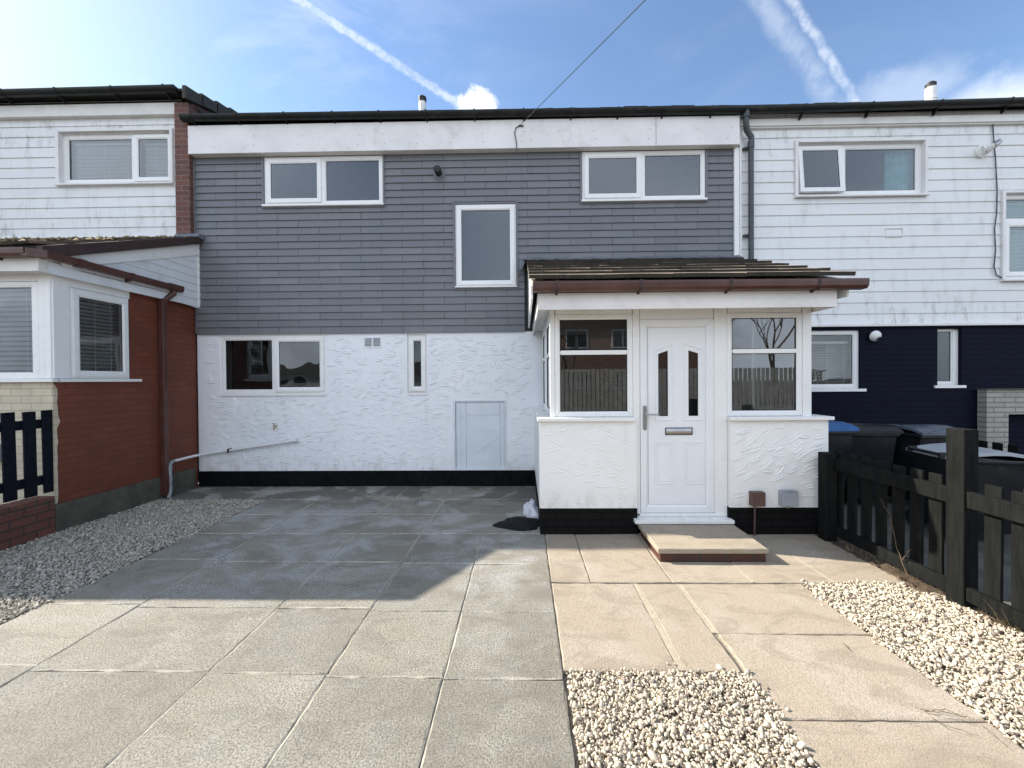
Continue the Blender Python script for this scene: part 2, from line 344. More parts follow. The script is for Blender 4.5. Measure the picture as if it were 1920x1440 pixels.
MT['glass_obs'] = m_glass('obscured_glass', 3.2, wav=0, obs=.05, rough=.008, tint=(.45, .45, .44))
MT['glass_teal'] = m_glass('teal_frosted_glass', 2.3, wav=.002, obs=.18, rough=.05, tint=(.55, .78, .80))
MT['glass_pat'] = m_glass('patterned_glass', 1.6, wav=.004, obs=.75, rough=.15)

# ------------------------------------------------------------------ mesh builder
class MB:
    def __init__(s): s.v = []; s.f = []; s.r = []; s.fr = None
    def P(s, p): return s.fr(*p) if s.fr else tuple(p)
    def add(s, vs, fs, r=0.5):
        b = len(s.v); s.v += [s.P(p) for p in vs]; s.f += [tuple(b+i for i in q) for q in fs]; s.r += [r]*len(fs); return s
    def box(s, x0, x1, y0, y1, z0, z1, r=.5):
        return s.add([(x0, y0, z0), (x1, y0, z0), (x1, y1, z0), (x0, y1, z0), (x0, y0, z1), (x1, y0, z1), (x1, y1, z1), (x0, y1, z1)],
                     [(0, 3, 2, 1), (4, 5, 6, 7), (0, 1, 5, 4), (1, 2, 6, 5), (2, 3, 7, 6), (3, 0, 4, 7)], r)
    def prism(s, pts, ext, r=.5):      # closed polygon extruded by vector
        n = len(pts); q = [tuple(p[i]+ext[i] for i in range(3)) for p in pts]
        return s.add(list(pts)+q, [tuple(range(n-1, -1, -1)), tuple(range(n, 2*n))]+[(i, (i+1) % n, n+(i+1) % n, n+i) for i in range(n)], r)
    def tube(s, pts, rad, n=10, cap=True, r=.5):
        pts = [Vector(p) for p in pts]; rs = rad if isinstance(rad, (list, tuple)) else [rad]*len(pts); vs = []; fs = []
        ref = None
        for i, p in enumerate(pts):
            d = (pts[min(i+1, len(pts)-1)]-pts[max(i-1, 0)]).normalized()
            if ref is None: ref = Vector((0, 0, 1)) if abs(d.z) < .9 else Vector((1, 0, 0))
            a = d.cross(ref).normalized(); b = a.cross(d).normalized(); ref = b
            for j in range(n):
                t = 2*math.pi*j/n; vs.append(tuple(p+(a*math.cos(t)+b*math.sin(t))*rs[i]))
        for i in range(len(pts)-1):
            for j in range(n): fs.append((i*n+j, i*n+(j+1) % n, (i+1)*n+(j+1) % n, (i+1)*n+j))
        if cap: fs += [tuple(range(n-1, -1, -1)), tuple((len(pts)-1)*n+j for j in range(n))]
        return s.add(vs, fs, r)
    def build(s, name, m, parent=None, bevel=0, smooth=False, origin=None, recalc=True):
        o0 = Vector(origin) if origin is not None else (Vector(parent['_loc']) if parent is not None and '_loc' in parent else Vector((0, 0, 0)))
        me = bpy.data.meshes.new(name); me.from_pydata([tuple(Vector(p)-o0) for p in s.v], [], s.f)
        if recalc:
            bm = bmesh.new(); bm.from_mesh(me); bmesh.ops.recalc_face_normals(bm, faces=bm.faces)
            bm.to_mesh(me); bm.free()
        at_ = me.attributes.new('rnd', 'FLOAT', 'FACE'); at_.data.foreach_set('value', s.r)
        me.materials.append(MT[m] if isinstance(m, str) else m)
        if smooth:
            me.polygons.foreach_set('use_smooth', [True]*len(me.polygons)); me.set_sharp_from_angle(angle=R(40))
        ob = bpy.data.objects.new(name, me); COL.objects.link(ob); ob['_loc'] = tuple(o0)
        if parent is not None:
            ob.parent = parent; ob.location = o0-Vector(parent['_loc'])
        else: ob.location = o0
        if bevel:
            bv = ob.modifiers.new('bevel', 'BEVEL'); bv.width = bevel; bv.segments = 2; bv.limit_method = 'ANGLE'; bv.angle_limit = R(40)
        return ob
def thing(name, loc, label, cat, group=None):
    e = bpy.data.objects.new(name, None); COL.objects.link(e); e.location = loc; e.empty_display_size = .2
    e['_loc'] = tuple(loc); tag(e, label, cat, group); return e
def tag(o, label=None, cat=None, group=None, kind=None):
    for k_, v in (('label', label), ('category', cat), ('group', group), ('kind', kind)):
        if v: o[k_] = v
    return o
def front(Y): return lambda a, d, b: (a, Y-d, b)          # wall facing -Y: (along, out, up)
def sidep(X): return lambda a, d, b: (X+d, a, b)          # wall facing +X
def siden(X): return lambda a, d, b: (X-d, a, b)          # wall facing -X

def subtract(rc, holes):
    out = [rc]
    for h in holes:
        nx = []
        for (a, b, c, d) in out:
            x0, x1, z0, z1 = max(a, h[0]), min(b, h[1]), max(c, h[2]), min(d, h[3])
            if x0 >= x1 or z0 >= z1: nx.append((a, b, c, d)); continue
            if a < x0: nx.append((a, x0, c, d))
            if x1 < b: nx.append((x1, b, c, d))
            if c < z0: nx.append((x0, x1, c, z0))
            if z1 < d: nx.append((x0, x1, z1, d))
        out = nx
    return out
def wall(mb, a0, a1, b0, b1, holes, d0, d1):
    A = sorted({a0, a1, *[q for h in holes for q in h[:2] if a0 < q < a1]}); B = sorted({b0, b1, *[q for h in holes for q in h[2:] if b0 < q < b1]})
    def solid(i, j):
        if i < 0 or j < 0 or i >= len(A)-1 or j >= len(B)-1: return False
        ca, cb = (A[i]+A[i+1])/2, (B[j]+B[j+1])/2
        return not any(h[0] < ca < h[1] and h[2] < cb < h[3] for h in holes)
    for i in range(len(A)-1):
        for j in range(len(B)-1):
            if not solid(i, j): continue
            x0, x1, z0, z1 = A[i], A[i+1], B[j], B[j+1]
            mb.add([(x0, d1, z0), (x1, d1, z0), (x1, d1, z1), (x0, d1, z1)], [(0, 1, 2, 3)])
            mb.add([(x0, d0, z0), (x1, d0, z0), (x1, d0, z1), (x0, d0, z1)], [(3, 2, 1, 0)])
            if not solid(i-1, j): mb.add([(x0, d0, z0), (x0, d1, z0), (x0, d1, z1), (x0, d0, z1)], [(0, 1, 2, 3)])
            if not solid(i+1, j): mb.add([(x1, d0, z0), (x1, d1, z0), (x1, d1, z1), (x1, d0, z1)], [(3, 2, 1, 0)])
            if not solid(i, j-1): mb.add([(x0, d0, z0), (x1, d0, z0), (x1, d1, z0), (x0, d1, z0)], [(0, 1, 2, 3)])
            if not solid(i, j+1): mb.add([(x0, d0, z1), (x1, d0, z1), (x1, d1, z1), (x0, d1, z1)], [(3, 2, 1, 0)])

def ring(mb, a0, a1, b0, b1, w_, d0, d1, inner=.010, gap=.0008):
    # mitred frame of four pieces, face sloping in at the glazing edge
    def piece(p):  # p: outer1, outer2, inner2, inner1 (a,b)
        o1, o2, i2, i1 = p
        e = .7
        def lerp(q, r_, t): return (q[0]+(r_[0]-q[0])*t, q[1]+(r_[1]-q[1])*t)
        m1, m2 = lerp(o1, i1, e), lerp(o2, i2, e)
        vs = [(o1[0], d0, o1[1]), (o2[0], d0, o2[1]), (i2[0], d0, i2[1]), (i1[0], d0, i1[1]),
              (o1[0], d1, o1[1]), (o2[0], d1, o2[1]), (m2[0], d1, m2[1]), (m1[0], d1, m1[1]), (i2[0], d1-inner, i2[1]), (i1[0], d1-inner, i1[1])]
        mb.add(vs, [(0, 1, 2, 3), (0, 4, 5, 1), (4, 7, 6, 5), (7, 9, 8, 6), (9, 3, 2, 8), (0, 3, 9, 7, 4), (1, 5, 6, 8, 2)])
    g_ = gap
    piece(((a0+g_, b0), (a1-g_, b0), (a1-w_-g_, b0+w_), (a0+w_+g_, b0+w_)))
    piece(((a0+g_, b1), (a1-g_, b1), (a1-w_-g_, b1-w_), (a0+w_+g_, b1-w_)))
    piece(((a0, b0+g_), (a0, b1-g_), (a0+w_, b1-w_-g_), (a0+w_, b0+w_+g_)))
    piece(((a1, b0+g_), (a1, b1-g_), (a1-w_, b1-w_-g_), (a1-w_, b0+w_+g_)))
def flatring(mb, a0, a1, b0, b1, w_, d0, d1):
    mb.box(a0, a1, d0, d1, b0, b0+w_); mb.box(a0, a1, d0, d1, b1-w_, b1); mb.box(a0, a0+w_, d0, d1, b0+w_, b1-w_); mb.box(a1-w_, a1, d0, d1, b0+w_, b1-w_)

def window(root, fr, a0, a1, b0, b1, lights, d=0., fw_=.045, glass='glass', sill=None, blind=None, room='room', rdepth=2.2, rm=.25, label=None, ajar=None, topgap=0.):
    """lights: list of (a0,a1,b0,b1,open) glazed units; frame fills the rest. sill=(overhang_a, z thickness, projection)"""
    mb = MB(); mb.fr = fr
    holes = [l_[:4] for l_ in lights]
    wall(mb, a0, a1, b0, b1, holes, d-.06, d)
    W = mb.build('window', 'upvc', root, bevel=.003)
    if label: W['label'] = label
    for (p, q, r_, s_, op) in lights:
        sw = .052 if op else .018; dd = d+(.018 if op else -.006)
        m2 = MB(); m2.fr = fr
        if ajar and op:
            cz = s_; t = R(ajar)
            m2.fr = lambda a, dd_, b, cz=cz, t=t: fr(a, d+(dd_-d)*math.cos(t)+(cz-b)*math.sin(t), cz-(cz-b)*math.cos(t)+(dd_-d)*math.sin(t))
        lap = .012 if op else 0
        ring(m2, p-lap, q+lap, r_-lap, s_+lap, sw+lap, dd-.045, dd)
        m2.build('sash' if op else 'glazing_bead', 'upvc', W)
        m3 = MB(); m3.fr = m2.fr; flatring(m3, p+sw, q-sw, r_+sw, s_-sw, .005, dd-.022, dd-.0125); m3.build('gasket', 'gasket', W)
        m4 = MB(); m4.fr = m2.fr; m4.add([(p+sw, dd-.016, r_+sw), (q-sw, dd-.016, r_+sw), (q-sw, dd-.016, s_-sw), (p+sw, dd-.016, s_-sw)], [(0, 1, 2, 3)])
        m4.build('pane', glass, W, recalc=False)
        if blind:
            bl = MB(); bl.fr = fr; n = int((s_-r_)/.045); lim = s_-sw-topgap
            kind = blind[0]
            z = lim
            while z > r_+sw+.02:
                tl = .018; a_ = blind[1]
                c_, s2 = math.cos(R(a_)), math.sin(R(a_)); h = .025; dz = random.uniform(-.002, .002)
                bl.add([(p+sw+.005, d-.10+h*c_, z+h*s2+dz), (q-sw-.005, d-.10+h*c_, z+h*s2), (q-sw-.005, d-.10-h*c_, z-h*s2), (p+sw+.005, d-.10-h*c_, z-h*s2+dz)], [(0, 1, 2, 3)])
                z -= blind[2]
            for t in (.12, .5, .88):
                x = p+sw+(q-p-2*sw)*t; bl.box(x-.002, x+.002, d-.078, d-.074, r_+sw, lim)
            bl.box(p+sw, q-sw, d-.13, d-.08, lim, lim+.035)
            bl.build('blind', kind, W, recalc=False)
    if sill:
        oh, th, pj = sill; ms = MB(); ms.fr = fr; ms.box(a0-oh, a1+oh, d-.02, d+pj, b0-th, b0); ms.build('sill', 'upvc', W, bevel=.004)
    if room:
        mr = MB(); mr.fr = fr; x0, x1, z0, z1 = a0-rm, a1+rm, b0-.5, b1+.2; e0, e1 = d-.12, d-rdepth
        mr.add([(x0, e0, z0), (x1, e0, z0), (x1, e0, z1), (x0, e0, z1), (x0, e1, z0), (x1, e1, z0), (x1, e1, z1), (x0, e1, z1)],
               [(4, 5, 6, 7), (0, 1, 5, 4), (3, 2, 6, 7), (0, 3, 7, 4), (1, 2, 6, 5)])
        # front lining round the opening so no light leaks in
        for rc in subtract((x0, x1, z0, z1), [(a0+.01, a1-.01, b0+.01, b1-.01)]):
            mr.add([(rc[0], e0, rc[2]), (rc[1], e0, rc[2]), (rc[1], e0, rc[3]), (rc[0], e0, rc[3])], [(0, 1, 2, 3)])
        mr.build('room', room, W, recalc=False)
    return W

def shingles(mb, a0, a1, b0, b1, holes, rowh, length, lip, gap, stag=.5, d=0., jit=.001):
    n = int(math.ceil((b1-b0)/rowh-.01))
    for i in range(n):
        z0 = b0+i*rowh; z1 = min(z0+rowh, b1)
        st = (i % 2)*stag*length+random.uniform(-.004, .004)
        x = a0-length+st
        while x < a1:
            p, q = max(x+gap/2, a0), min(x+length-gap/2, a1)
            x += length
            if q-p < .01: continue
            rv = random.random(); dj = random.uniform(-jit, jit); tz = random.uniform(-jit, jit)
            for (r0, r1, s0, s1) in subtract((p, q, z0, z1), holes):
                if r1-r0 < .008 or s1-s0 < .006: continue
                f0 = (s0-z0)/rowh; f1 = (s1-z0)/rowh
                dA = d+lip*(1-f0)+dj; dB = d+lip*(1-f1)+dj*.5+.0008
                mb.add([(r0, dA, s0+tz), (r1, dA, s0-tz), (r1, dB, s1), (r0, dB, s1), (r0, d-.01, s0+tz), (r1, d-.01, s0-tz), (r1, d-.01, s1), (r0, d-.01, s1)],
                       [(0, 1, 2, 3), (0, 4, 5, 1), (0, 3, 7, 4), (1, 5, 6, 2)], rv)

def strokes(mb, a0, a1, b0, b1, holes, sx, sz, L, W_, h, d=0., bias=0.):
    na, nb = int((a1-a0)/sx), int((b1-b0)/sz)
    for j in range(nb):
        for i in range(na):
            if random.random() < .10: continue
            ca = a0+(i+.5+(j % 2)*.5)*sx+random.uniform(-.4, .4)*sx; cb = b0+(j+.5)*sz+random.uniform(-.4, .4)*sz
            t = random.gauss(bias, R(17)) if random.random() < .9 else random.uniform(-1.3, 1.3)
            l_ = L*random.uniform(.7, 1.2)/2; w_ = W_*random.uniform(.7, 1.25)/2; hh = h*random.uniform(.35, 1.2); cu = random.uniform(-.9, .5)
            if ca-l_ < a0 or ca+l_ > a1 or cb-l_*.5 < b0+.01 or cb+l_*.5 > b1-.01: continue
            if any(h_[0]-l_ < ca < h_[1]+l_ and h_[2]-.05 < cb < h_[3]+.05 for h_ in holes): continue
            c_, s_ = math.cos(t), math.sin(t); K = 7; vs = []
            for (wy, hd) in ((1.30, -.15), (1.05, .75), (.80, .12), (-.5, .10), (-.95, 1.), (-1.25, .85), (-1.6, -.15)):
                for q in range(K+1):
                    u = -1+2*q/K; e = max(.05, 1-abs(u)**2.4)
                    x_ = u*l_*(1.08 if abs(wy) > .9 else 1.); y_ = wy*w_*e**.5+cu*w_*u*u
                    vs.append((ca+x_*c_-y_*s_, d+(hd*hh*e**.5 if hd > 0 else -.0008), cb+x_*s_+y_*c_))
            fs = [(r_*(K+1)+q, r_*(K+1)+q+1, (r_+1)*(K+1)+q+1, (r_+1)*(K+1)+q) for r_ in range(6) for q in range(K)]
            mb.add(vs, fs)

def gutter_x(name, root, x0, x1, y, z, r, m, step=.85, tilt=0., square=False, first=.3, endcaps=True):
    """gutter running along X, front lip towards -Y; y,z = centre of the open top"""
    mb = MB(); n = 10
    if square: prof = [(-r, 0), (-r, -.02), (-r*.93, -r*1.1), (-r*.55, -r*1.55), (r*.8, -r*1.55), (r, -r*1.3), (r, 0)]
    else: prof = [(-r*math.cos(math.pi*i/n), -r*1.05*math.sin(math.pi*i/n)) for i in range(n+1)]
    th = .004
    inn = [(py*(1-th/r), pz*(1-th/r)) for (py, pz) in prof]
    vs = []; 
    for xx, dz in ((x0, 0), (x1, tilt)):
        for (py, pz) in prof: vs.append((xx, y+py, z+pz+dz))
        for (py, pz) in inn: vs.append((xx, y+py, z+pz+dz))
    k_ = len(prof); T = 2*k_; fs = []
    for i in range(k_-1):
        fs += [(i, i+1, T+i+1, T+i), (k_+i, T+k_+i, T+k_+i+1, k_+i+1)]
    fs += [(0, T, T+k_, k_), (k_-1, 2*k_-1, T+2*k_-1, T+k_-1)]
    for o_ in (0, T): fs.append(tuple(o_+i for i in range(k_)))
    mb.add(vs, fs)
    for i in range(4): pass
    G = mb.build(name, m, root, recalc=False, smooth=not square)
    x = x0+first
    while x < x1-.05:
        dz = tilt*(x-x0)/(x1-x0); br = MB()
        pr = [(py*1.10, pz*1.10) for (py, pz) in prof]
        vs = []
        for xx in (x-.012, x+.012):
            for (py, pz) in pr: vs.append((xx, y+py, z+pz+dz))
        br.add(vs+[], [(i, i+1, k_+i+1, k_+i) for i in range(k_-1)])
        br.box(x-.012, x+.012, y-r*1.07, y-r*.8, z+dz, z+dz+.008)
        br.prism([(x-.01, y-r*.2, z+dz-r*1.02), (x-.01, y+r*1.2, z+dz-r*1.1), (x-.01, y+r*1.2, z+dz-r*1.95), (x-.01, y+r*.9, z+dz-r*1.9)], (.02, 0, 0))
        br.build('bracket', 'verge' if m == 'brown' else m, G, recalc=False)
        x += step*random.uniform(.94, 1.06)
    return G

def tiles(mb, x0, x1, y0, z0, y1, z1, cw=.30, cl=.30, th=.022, warp=.004, lift=.02):
    """courses from the eave (y0,z0) up to (y1,z1)"""
    L = math.hypot(y1-y0, z1-z0); uy, uz = (y1-y0)/L, (z1-z0)/L; ny, nz = -uz, uy; n = max(1, int(round(L/cl))); c = L/n; k_ = int(round((x1-x0)/cw)); w_ = (x1-x0)/k_
    for j in range(n):
        for i in range(-1, k_+1):
            a = x0+(i+(.5 if j % 2 else 0))*w_; b = a+w_-.004
            a, b = max(a, x0), min(b, x1)
            if b-a < .02: continue
            s0, s1 = j*c-.02+random.uniform(-.004, .004), (j+1)*c+.05
            s1 = min(s1, L)
            q = [(a, s0, lift+random.uniform(-warp, warp)), (b, s0, lift+random.uniform(-warp, warp)), (b, s1, -.004), (a, s1, -.004)]
            P_ = lambda x, s_, h: (x, y0+uy*s_+ny*h, z0+uz*s_+nz*h)
            vs = [P_(x, s_, h+th) for x, s_, h in q]+[P_(x, s_, h) for x, s_, h in q]
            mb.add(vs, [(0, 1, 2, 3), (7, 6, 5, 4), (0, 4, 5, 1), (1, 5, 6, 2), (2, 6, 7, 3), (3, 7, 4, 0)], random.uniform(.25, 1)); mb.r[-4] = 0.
def house_roof(root, x0, x1, ye, ze, pitch, depth, m='maintile'):
    yr = ye+depth/2; zr = ze+depth/2*math.tan(pitch)
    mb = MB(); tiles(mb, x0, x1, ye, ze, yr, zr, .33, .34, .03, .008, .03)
    mb.add([(x0, yr, zr+.02), (x1, yr, zr+.02), (x1, ye+depth, ze), (x0, ye+depth, ze)], [(0, 1, 2, 3)])
    mb.add([(x0, ye+.1, ze-.02), (x1, ye+.1, ze-.02), (x1, yr, zr-.02), (x0, yr, zr-.02)], [(0, 1, 2, 3)])
    # closed gables
    for x in (x0+.03, x1-.03): mb.add([(x, ye+.12, ze-.1), (x, yr, zr-.01), (x, ye+depth-.1, ze-.1)], [(0, 1, 2)])
    return mb.build('roof', m, root, recalc=False)
def body(root, x0, x1, z1, depth, m='brickpier'):
    mb = MB(); mb.box(x0, x1, .35+2.2, depth, 0, z1); return mb

# ================================================================== SETTING: ground, drive, path
XL, XR = -4.85, 3.10
mb = MB(); mb.box(-300, 300, -300, 300, -.5, -.06); tag(mb.build('ground', 'ground'), kind='structure')
mb = MB(); mb.box(-3.38, .197, -6.5, 0, -.05, -.007); mb.box(-4.85, -3.38, -.72, 0, -.05, -.007); mb.box(.197, 2.95, -2.9, -1.85, -.05, -.012)
mb.box(.197, 2.08, -3.84, -2.9, -.05, -.012); mb.box(1.15, 2.08, -6.5, -3.84, -.05, -.012)
tag(mb.build('slab_bed', 'joint'), kind='structure')
def slab(mb, a0, a1, b0, b1, top=0., r=None, j=.003, dark_edge=False):
    g_ = .0032; ch = .0035; r = random.random() if r is None else r
    J = lambda: random.uniform(-j, j)
    a0 += g_; a1 -= g_; b0 += g_; b1 -= g_
    # edges broken into short runs so that the arrises wander
    def edge(p, q, n):
        out = []
        for i in range(n):
            t = i/n; x = p[0]+(q[0]-p[0])*t; y = p[1]+(q[1]-p[1])*t; out.append((x+random.uniform(-.0022, .0022), y+random.uniform(-.0022, .0022)))
        return out
    cs_ = [(a0, b0), (a1, b0), (a1, b1), (a0, b1)]; poly = []
    for i in range(4):
        p, q = cs_[i], cs_[(i+1) % 4]; poly += edge(p, q, max(3, int(math.hypot(q[0]-p[0], q[1]-p[1])/.06)))
    hz = [top+J() for _ in range(4)]
    def H(x, y):
        u = (x-a0)/(a1-a0); v = (y-b0)/(b1-b0); return hz[0]*(1-u)*(1-v)+hz[1]*u*(1-v)+hz[2]*u*v+hz[3]*(1-u)*v
    cx, cy = (a0+a1)/2, (b0+b1)/2; n = len(poly); vs = []
    for (x, y) in poly:
        dx, dy = cx-x, cy-y; l_ = math.hypot(dx, dy); c = ch*random.uniform(.5, 2.0)
        vs += [(x, y, top-.03), (x, y, H(x, y)-c), (x+dx/l_*c*2., y+dy/l_*c*2., H(x, y))]
    fs = []
    for i in range(n):
        k_ = (i+1) % n; fs += [(3*i, 3*k_, 3*k_+1, 3*i+1), (3*i+1, 3*k_+1, 3*k_+2, 3*i+2)]
    fs.append(tuple(3*i+2 for i in range(n))); mb.add(vs, fs, r)
    for i in range(n):
        if not dark_edge: mb.r[-1-1-2*i] = 2.
mb = MB()
cols = [(.197, -.43), (-.43, -1.05), (-1.05, -1.70), (-1.70, -2.69), (-2.69, -3.38)]
rows = [-.02, -.70, -1.29, -1.89, -2.53, -3.24, -3.86, -4.48, -5.1, -5.72, -6.34]
for ci, (c1, c0) in enumerate(cols):
    for ri in range(len(rows)-1):
        y1, y0 = rows[ri], rows[ri+1]
        off = {0: -.045, 1: -.035, 2: -.01, 3: .0, 4: .04}[ci] if ri > 2 else 0
        off1 = {0: -.045, 1: -.035, 2: -.01, 3: .0, 4: .04}[ci] if ri > 3 else 0
        if ci == 0 and ri < 4: continue
        if ci == 1 and ri < 3: continue
        if ri+1 >= 4: pass
        slab(mb, c0, c1, y0+off, y1+off1)
slab(mb, -1.05, .197, rows[1], -.02); slab(mb, -1.05, .197, rows[2], rows[1]); slab(mb, -1.05, .197, rows[3], rows[2])
slab(mb, -.43, .197, -2.575, rows[3])
slab(mb, -4.84, -3.38, -.70, -.02)
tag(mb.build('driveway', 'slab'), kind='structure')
mb = MB()
for a0, a1 in ((.20, .50), (.50, 1.12), (1.12, 1.735), (1.735, 2.335), (2.335, 2.88)): slab(mb, a0, a1, -2.885, -1.86, .002, dark_edge=True)
slab(mb, .20, .82, -3.84, -2.90, .002, dark_edge=True); slab(mb, .85, 1.142, -3.84, -2.90, .002, dark_edge=True)
for b0, b1 in ((-3.515, -2.90), (-4.145, -3.515), (-4.78, -4.145), (-5.4, -4.78), (-6.03, -5.4)): slab(mb, 1.165, 2.078, b0, b1, .002, dark_edge=True)
tag(mb.build('path', 'slab2'), kind='structure')
mb = MB(); mb.box(.818, .852, -3.83, -2.9, -.02, -.001); mb.box(1.14, 1.168, -3.5, -2.9, -.02, -.003)
mb.box(1.727, 1.743, -2.88, -2.55, -.01, .0015); mb.box(2.327, 2.343, -2.88, -1.9, -.01, .0015)
tag(mb.build('path_mortar', 'mortar'), kind='structure')
# soil strip by the fence and neighbour's paving
def rough(name, m, x0, x1, y0, y1, nx, ny, amp, base, kind=True):
    vs = []; 
    for j in range(ny+1):
        for i in range(nx+1):
            e = 0 if 0 < i < nx else -.02
            vs.append((x0+(x1-x0)*i/nx+random.uniform(-1, 1)*.4*(x1-x0)/nx*(0 < i < nx), y0+(y1-y0)*j/ny, base+random.uniform(0, amp)+e))
    mb = MB(); mb.add(vs, [(j*(nx+1)+i, j*(nx+1)+i+1, (j+1)*(nx+1)+i+1, (j+1)*(nx+1)+i) for j in range(ny) for i in range(nx)])
    o = mb.build(name, m, smooth=True); 
    if kind: tag(o, kind='structure')
    return o
rough('soil', 'soil', 2.84, 3.25, -6.4, -1.85, 14, 160, .030, -.012)
mb = MB(); mb.box(3.2, 12, -6.5, 0, -.05, -.002); tag(mb.build('neighbour_path', 'nbrpave'), kind='structure')

# ------------------------------------------------------------------ gravel (loose stone chips, uncountable)
def ico(level):
    bm = bmesh.new(); bmesh.ops.create_icosphere(bm, subdivisions=level, radius=1); bm.verts.ensure_lookup_table()
    v = np.array([q.co[:] for q in bm.verts]); f = np.array([[q.index for q in ff.verts] for ff in bm.faces]); bm.free(); return v, f
def gravel(name, m, label, poly_fn, bounds, size, density, level, layers=2, base=-.02, lift=.014):
    v0, f0 = ico(level); shapes = []
    for s in range(24):
        v = v0.copy()
        for _ in range(9):                           # chop with random planes: angular chips
            n = rng.normal(size=3); n /= np.linalg.norm(n); dlim = rng.uniform(.45, .8); dd = v@n; mk = dd > dlim; v[mk] -= np.outer(dd[mk]-dlim, n)
        v *= rng.uniform([.75, .55, .40], [1.35, .95, .75]); shapes.append(v)
    x0, x1, y0, y1 = bounds; area = (x1-x0)*(y1-y0); pts = []
    n = int(area*density)
    for L in range(layers):
        p = np.c_[rng.uniform(x0, x1, n), rng.uniform(y0, y1, n)]; p = p[[poly_fn(*q) for q in p]]
        z = base+lift*(L+rng.uniform(0, .8, len(p)))+.006*np.sin(p[:, 0]*7)*np.cos(p[:, 1]*5.3)
        pts.append(np.c_[p, z])
    e = np.vstack(pts); e = e[rng.random(len(e)) < .16]; e = e.copy(); e[:, :2] += rng.normal(0, .045, (len(e), 2)); k0 = np.array([not poly_fn(*q[:2]) and q[0] < 2.86 and q[0] > -4.8 and q[1] < -.4 and not (q[1] > -.7 and q[0] < -3.4) for q in e]); e = e[k0]; e = e[rng.random(len(e)) < .22]; e[:, 2] = .008
    pts = np.vstack(pts+[e]); n = len(pts); nv, nf = len(v0), len(f0)
    V = np.empty((n, nv, 3)); sh = rng.integers(0, 24, n); sz = size*rng.lognormal(-.03, .36, n)/2
    ax = rng.uniform(0, 2*np.pi, n); tx = rng.normal(0, .7, n); ty = rng.normal(0, .7, n)
    for s in range(24):
        k_ = sh == s; V[k_] = shapes[s][None]
    V *= sz[:, None, None]
    def rot(V, a, i, j):
        c, s = np.cos(a)[:, None], np.sin(a)[:, None]; p, q = V[:, :, i].copy(), V[:, :, j].copy(); V[:, :, i] = p*c-q*s; V[:, :, j] = p*s+q*c
    rot(V, tx, 1, 2); rot(V, ty, 0, 2); rot(V, ax, 0, 1)
    V += pts[:, None, :]
    F = (f0[None]+(np.arange(n)*nv)[:, None, None]).reshape(-1, 3)
    me = bpy.data.meshes.new(name); me.vertices.add(n*nv); me.vertices.foreach_set('co', V.ravel())
    me.loops.add(len(F)*3); me.loops.foreach_set('vertex_index', F.ravel().astype(np.int32))
    me.polygons.add(len(F)); me.polygons.foreach_set('loop_start', np.arange(len(F), dtype=np.int32)*3); 
    me.update(calc_edges=True)
    a = me.attributes.new('rnd', 'FLOAT', 'FACE'); a.data.foreach_set('value', np.repeat(rng.random(n), nf).astype(np.float32))
    me.materials.append(MT[m]); o = bpy.data.objects.new(name, me); COL.objects.link(o); tag(o, label, 'gravel', kind='stuff'); return o
wob = lambda t: .012*math.sin(t*9)+.008*math.sin(t*23+1)
gravel('gravel', 'stoneL', 'pale stone chippings in the shade beside the red brick wall', lambda x, y: x < -3.385+wob(y)*.6 and x > -4.93 and y < -.70+wob(x) and y > -6.3, (-4.95, -3.35, -6.3, -.68), .0205, 4800, 1, 2)
gravel('gravel', 'stone', 'square bed of cream stone chippings between the grey slabs and the buff path', lambda x, y: .205+.012 < x < 1.165+wob(y)*.9 and y < -3.85, (.2, 1.19, -6.2, -3.845), .0205, 4800, 1, 3)
gravel('gravel', 'stone', 'bright cream stone chippings along the black picket fence', lambda x, y: 2.075+wob(y)*.7 < x < 2.93+wob(y*1.7)*1.5+(-.1 if y > -3.05 else .02) and y < -2.91, (2.05, 3.0, -6.2, -2.91), .0205, 4800, 1, 3)
for a in ((-4.93, -3.37, -6.5, -.71), (.2, 1.16, -6.5, -3.85), (2.08, 2.95, -6.5, -2.9)):
    mb = MB(); mb.box(a[0], a[1], a[2], a[3], -.05, -.022); tag(mb.build('gravel_bed', 'joint'), kind='structure')

# ================================================================== THE HOUSE IN THE MIDDLE
H = thing('terraced_house', (-.9, 0, 0), 'middle terraced house with grey shingle cladding above a white textured wall', 'house', 'terrace of two storey houses')
fr0 = front(0.)
kit = rect(412, 629, 612, 738, 0); slim = rect(763, 628, 801, 737, 0); hat = rect(850, 750, 950, 882, 0)
w1 = rect(497, 297, 719, 383, 0); w2 = rect(1091, 285, 1321, 374, 0); wc = rect(854, 385, 968, 537, 0)
kit = (kit[0], kit[1], kit[2], 2.235); slim = (slim[0], slim[1], slim[2], 2.235); hat = (hat[0], hat[1], .225, hat[3])
w1 = (w1[0], w1[1], w1[2], 4.85); w2 = (w2[0], w2[1], w2[2], 4.85)
mb = MB(); mb.fr = fr0; wall(mb, XL, .2, .225, 2.262, [kit, slim, hat], -.25, 0)
strokes(mb, XL+.12, .14, .25, 2.24, [kit, slim, (hat[0]-.03, hat[1]+.03, .2, hat[3]+.03), (-2.42, -2.05, 2.0, 2.26)], .135, .066, .122, .027, .0115)
mb.build('wall', 'render', H, recalc=False, smooth=True)
mb = MB(); mb.fr = fr0; wall(mb, .2, XR, .0, 2.262, [(.9, 2.2, 0, 2.0)], -.25, -.002); mb.build('wall', 'render', H, recalc=False)
mb = MB(); mb.fr = fr0; mb.box(XL, .2, -.25, .014, -.05, .2245); mb.build('plinth', 'plinth', H, bevel=.004)
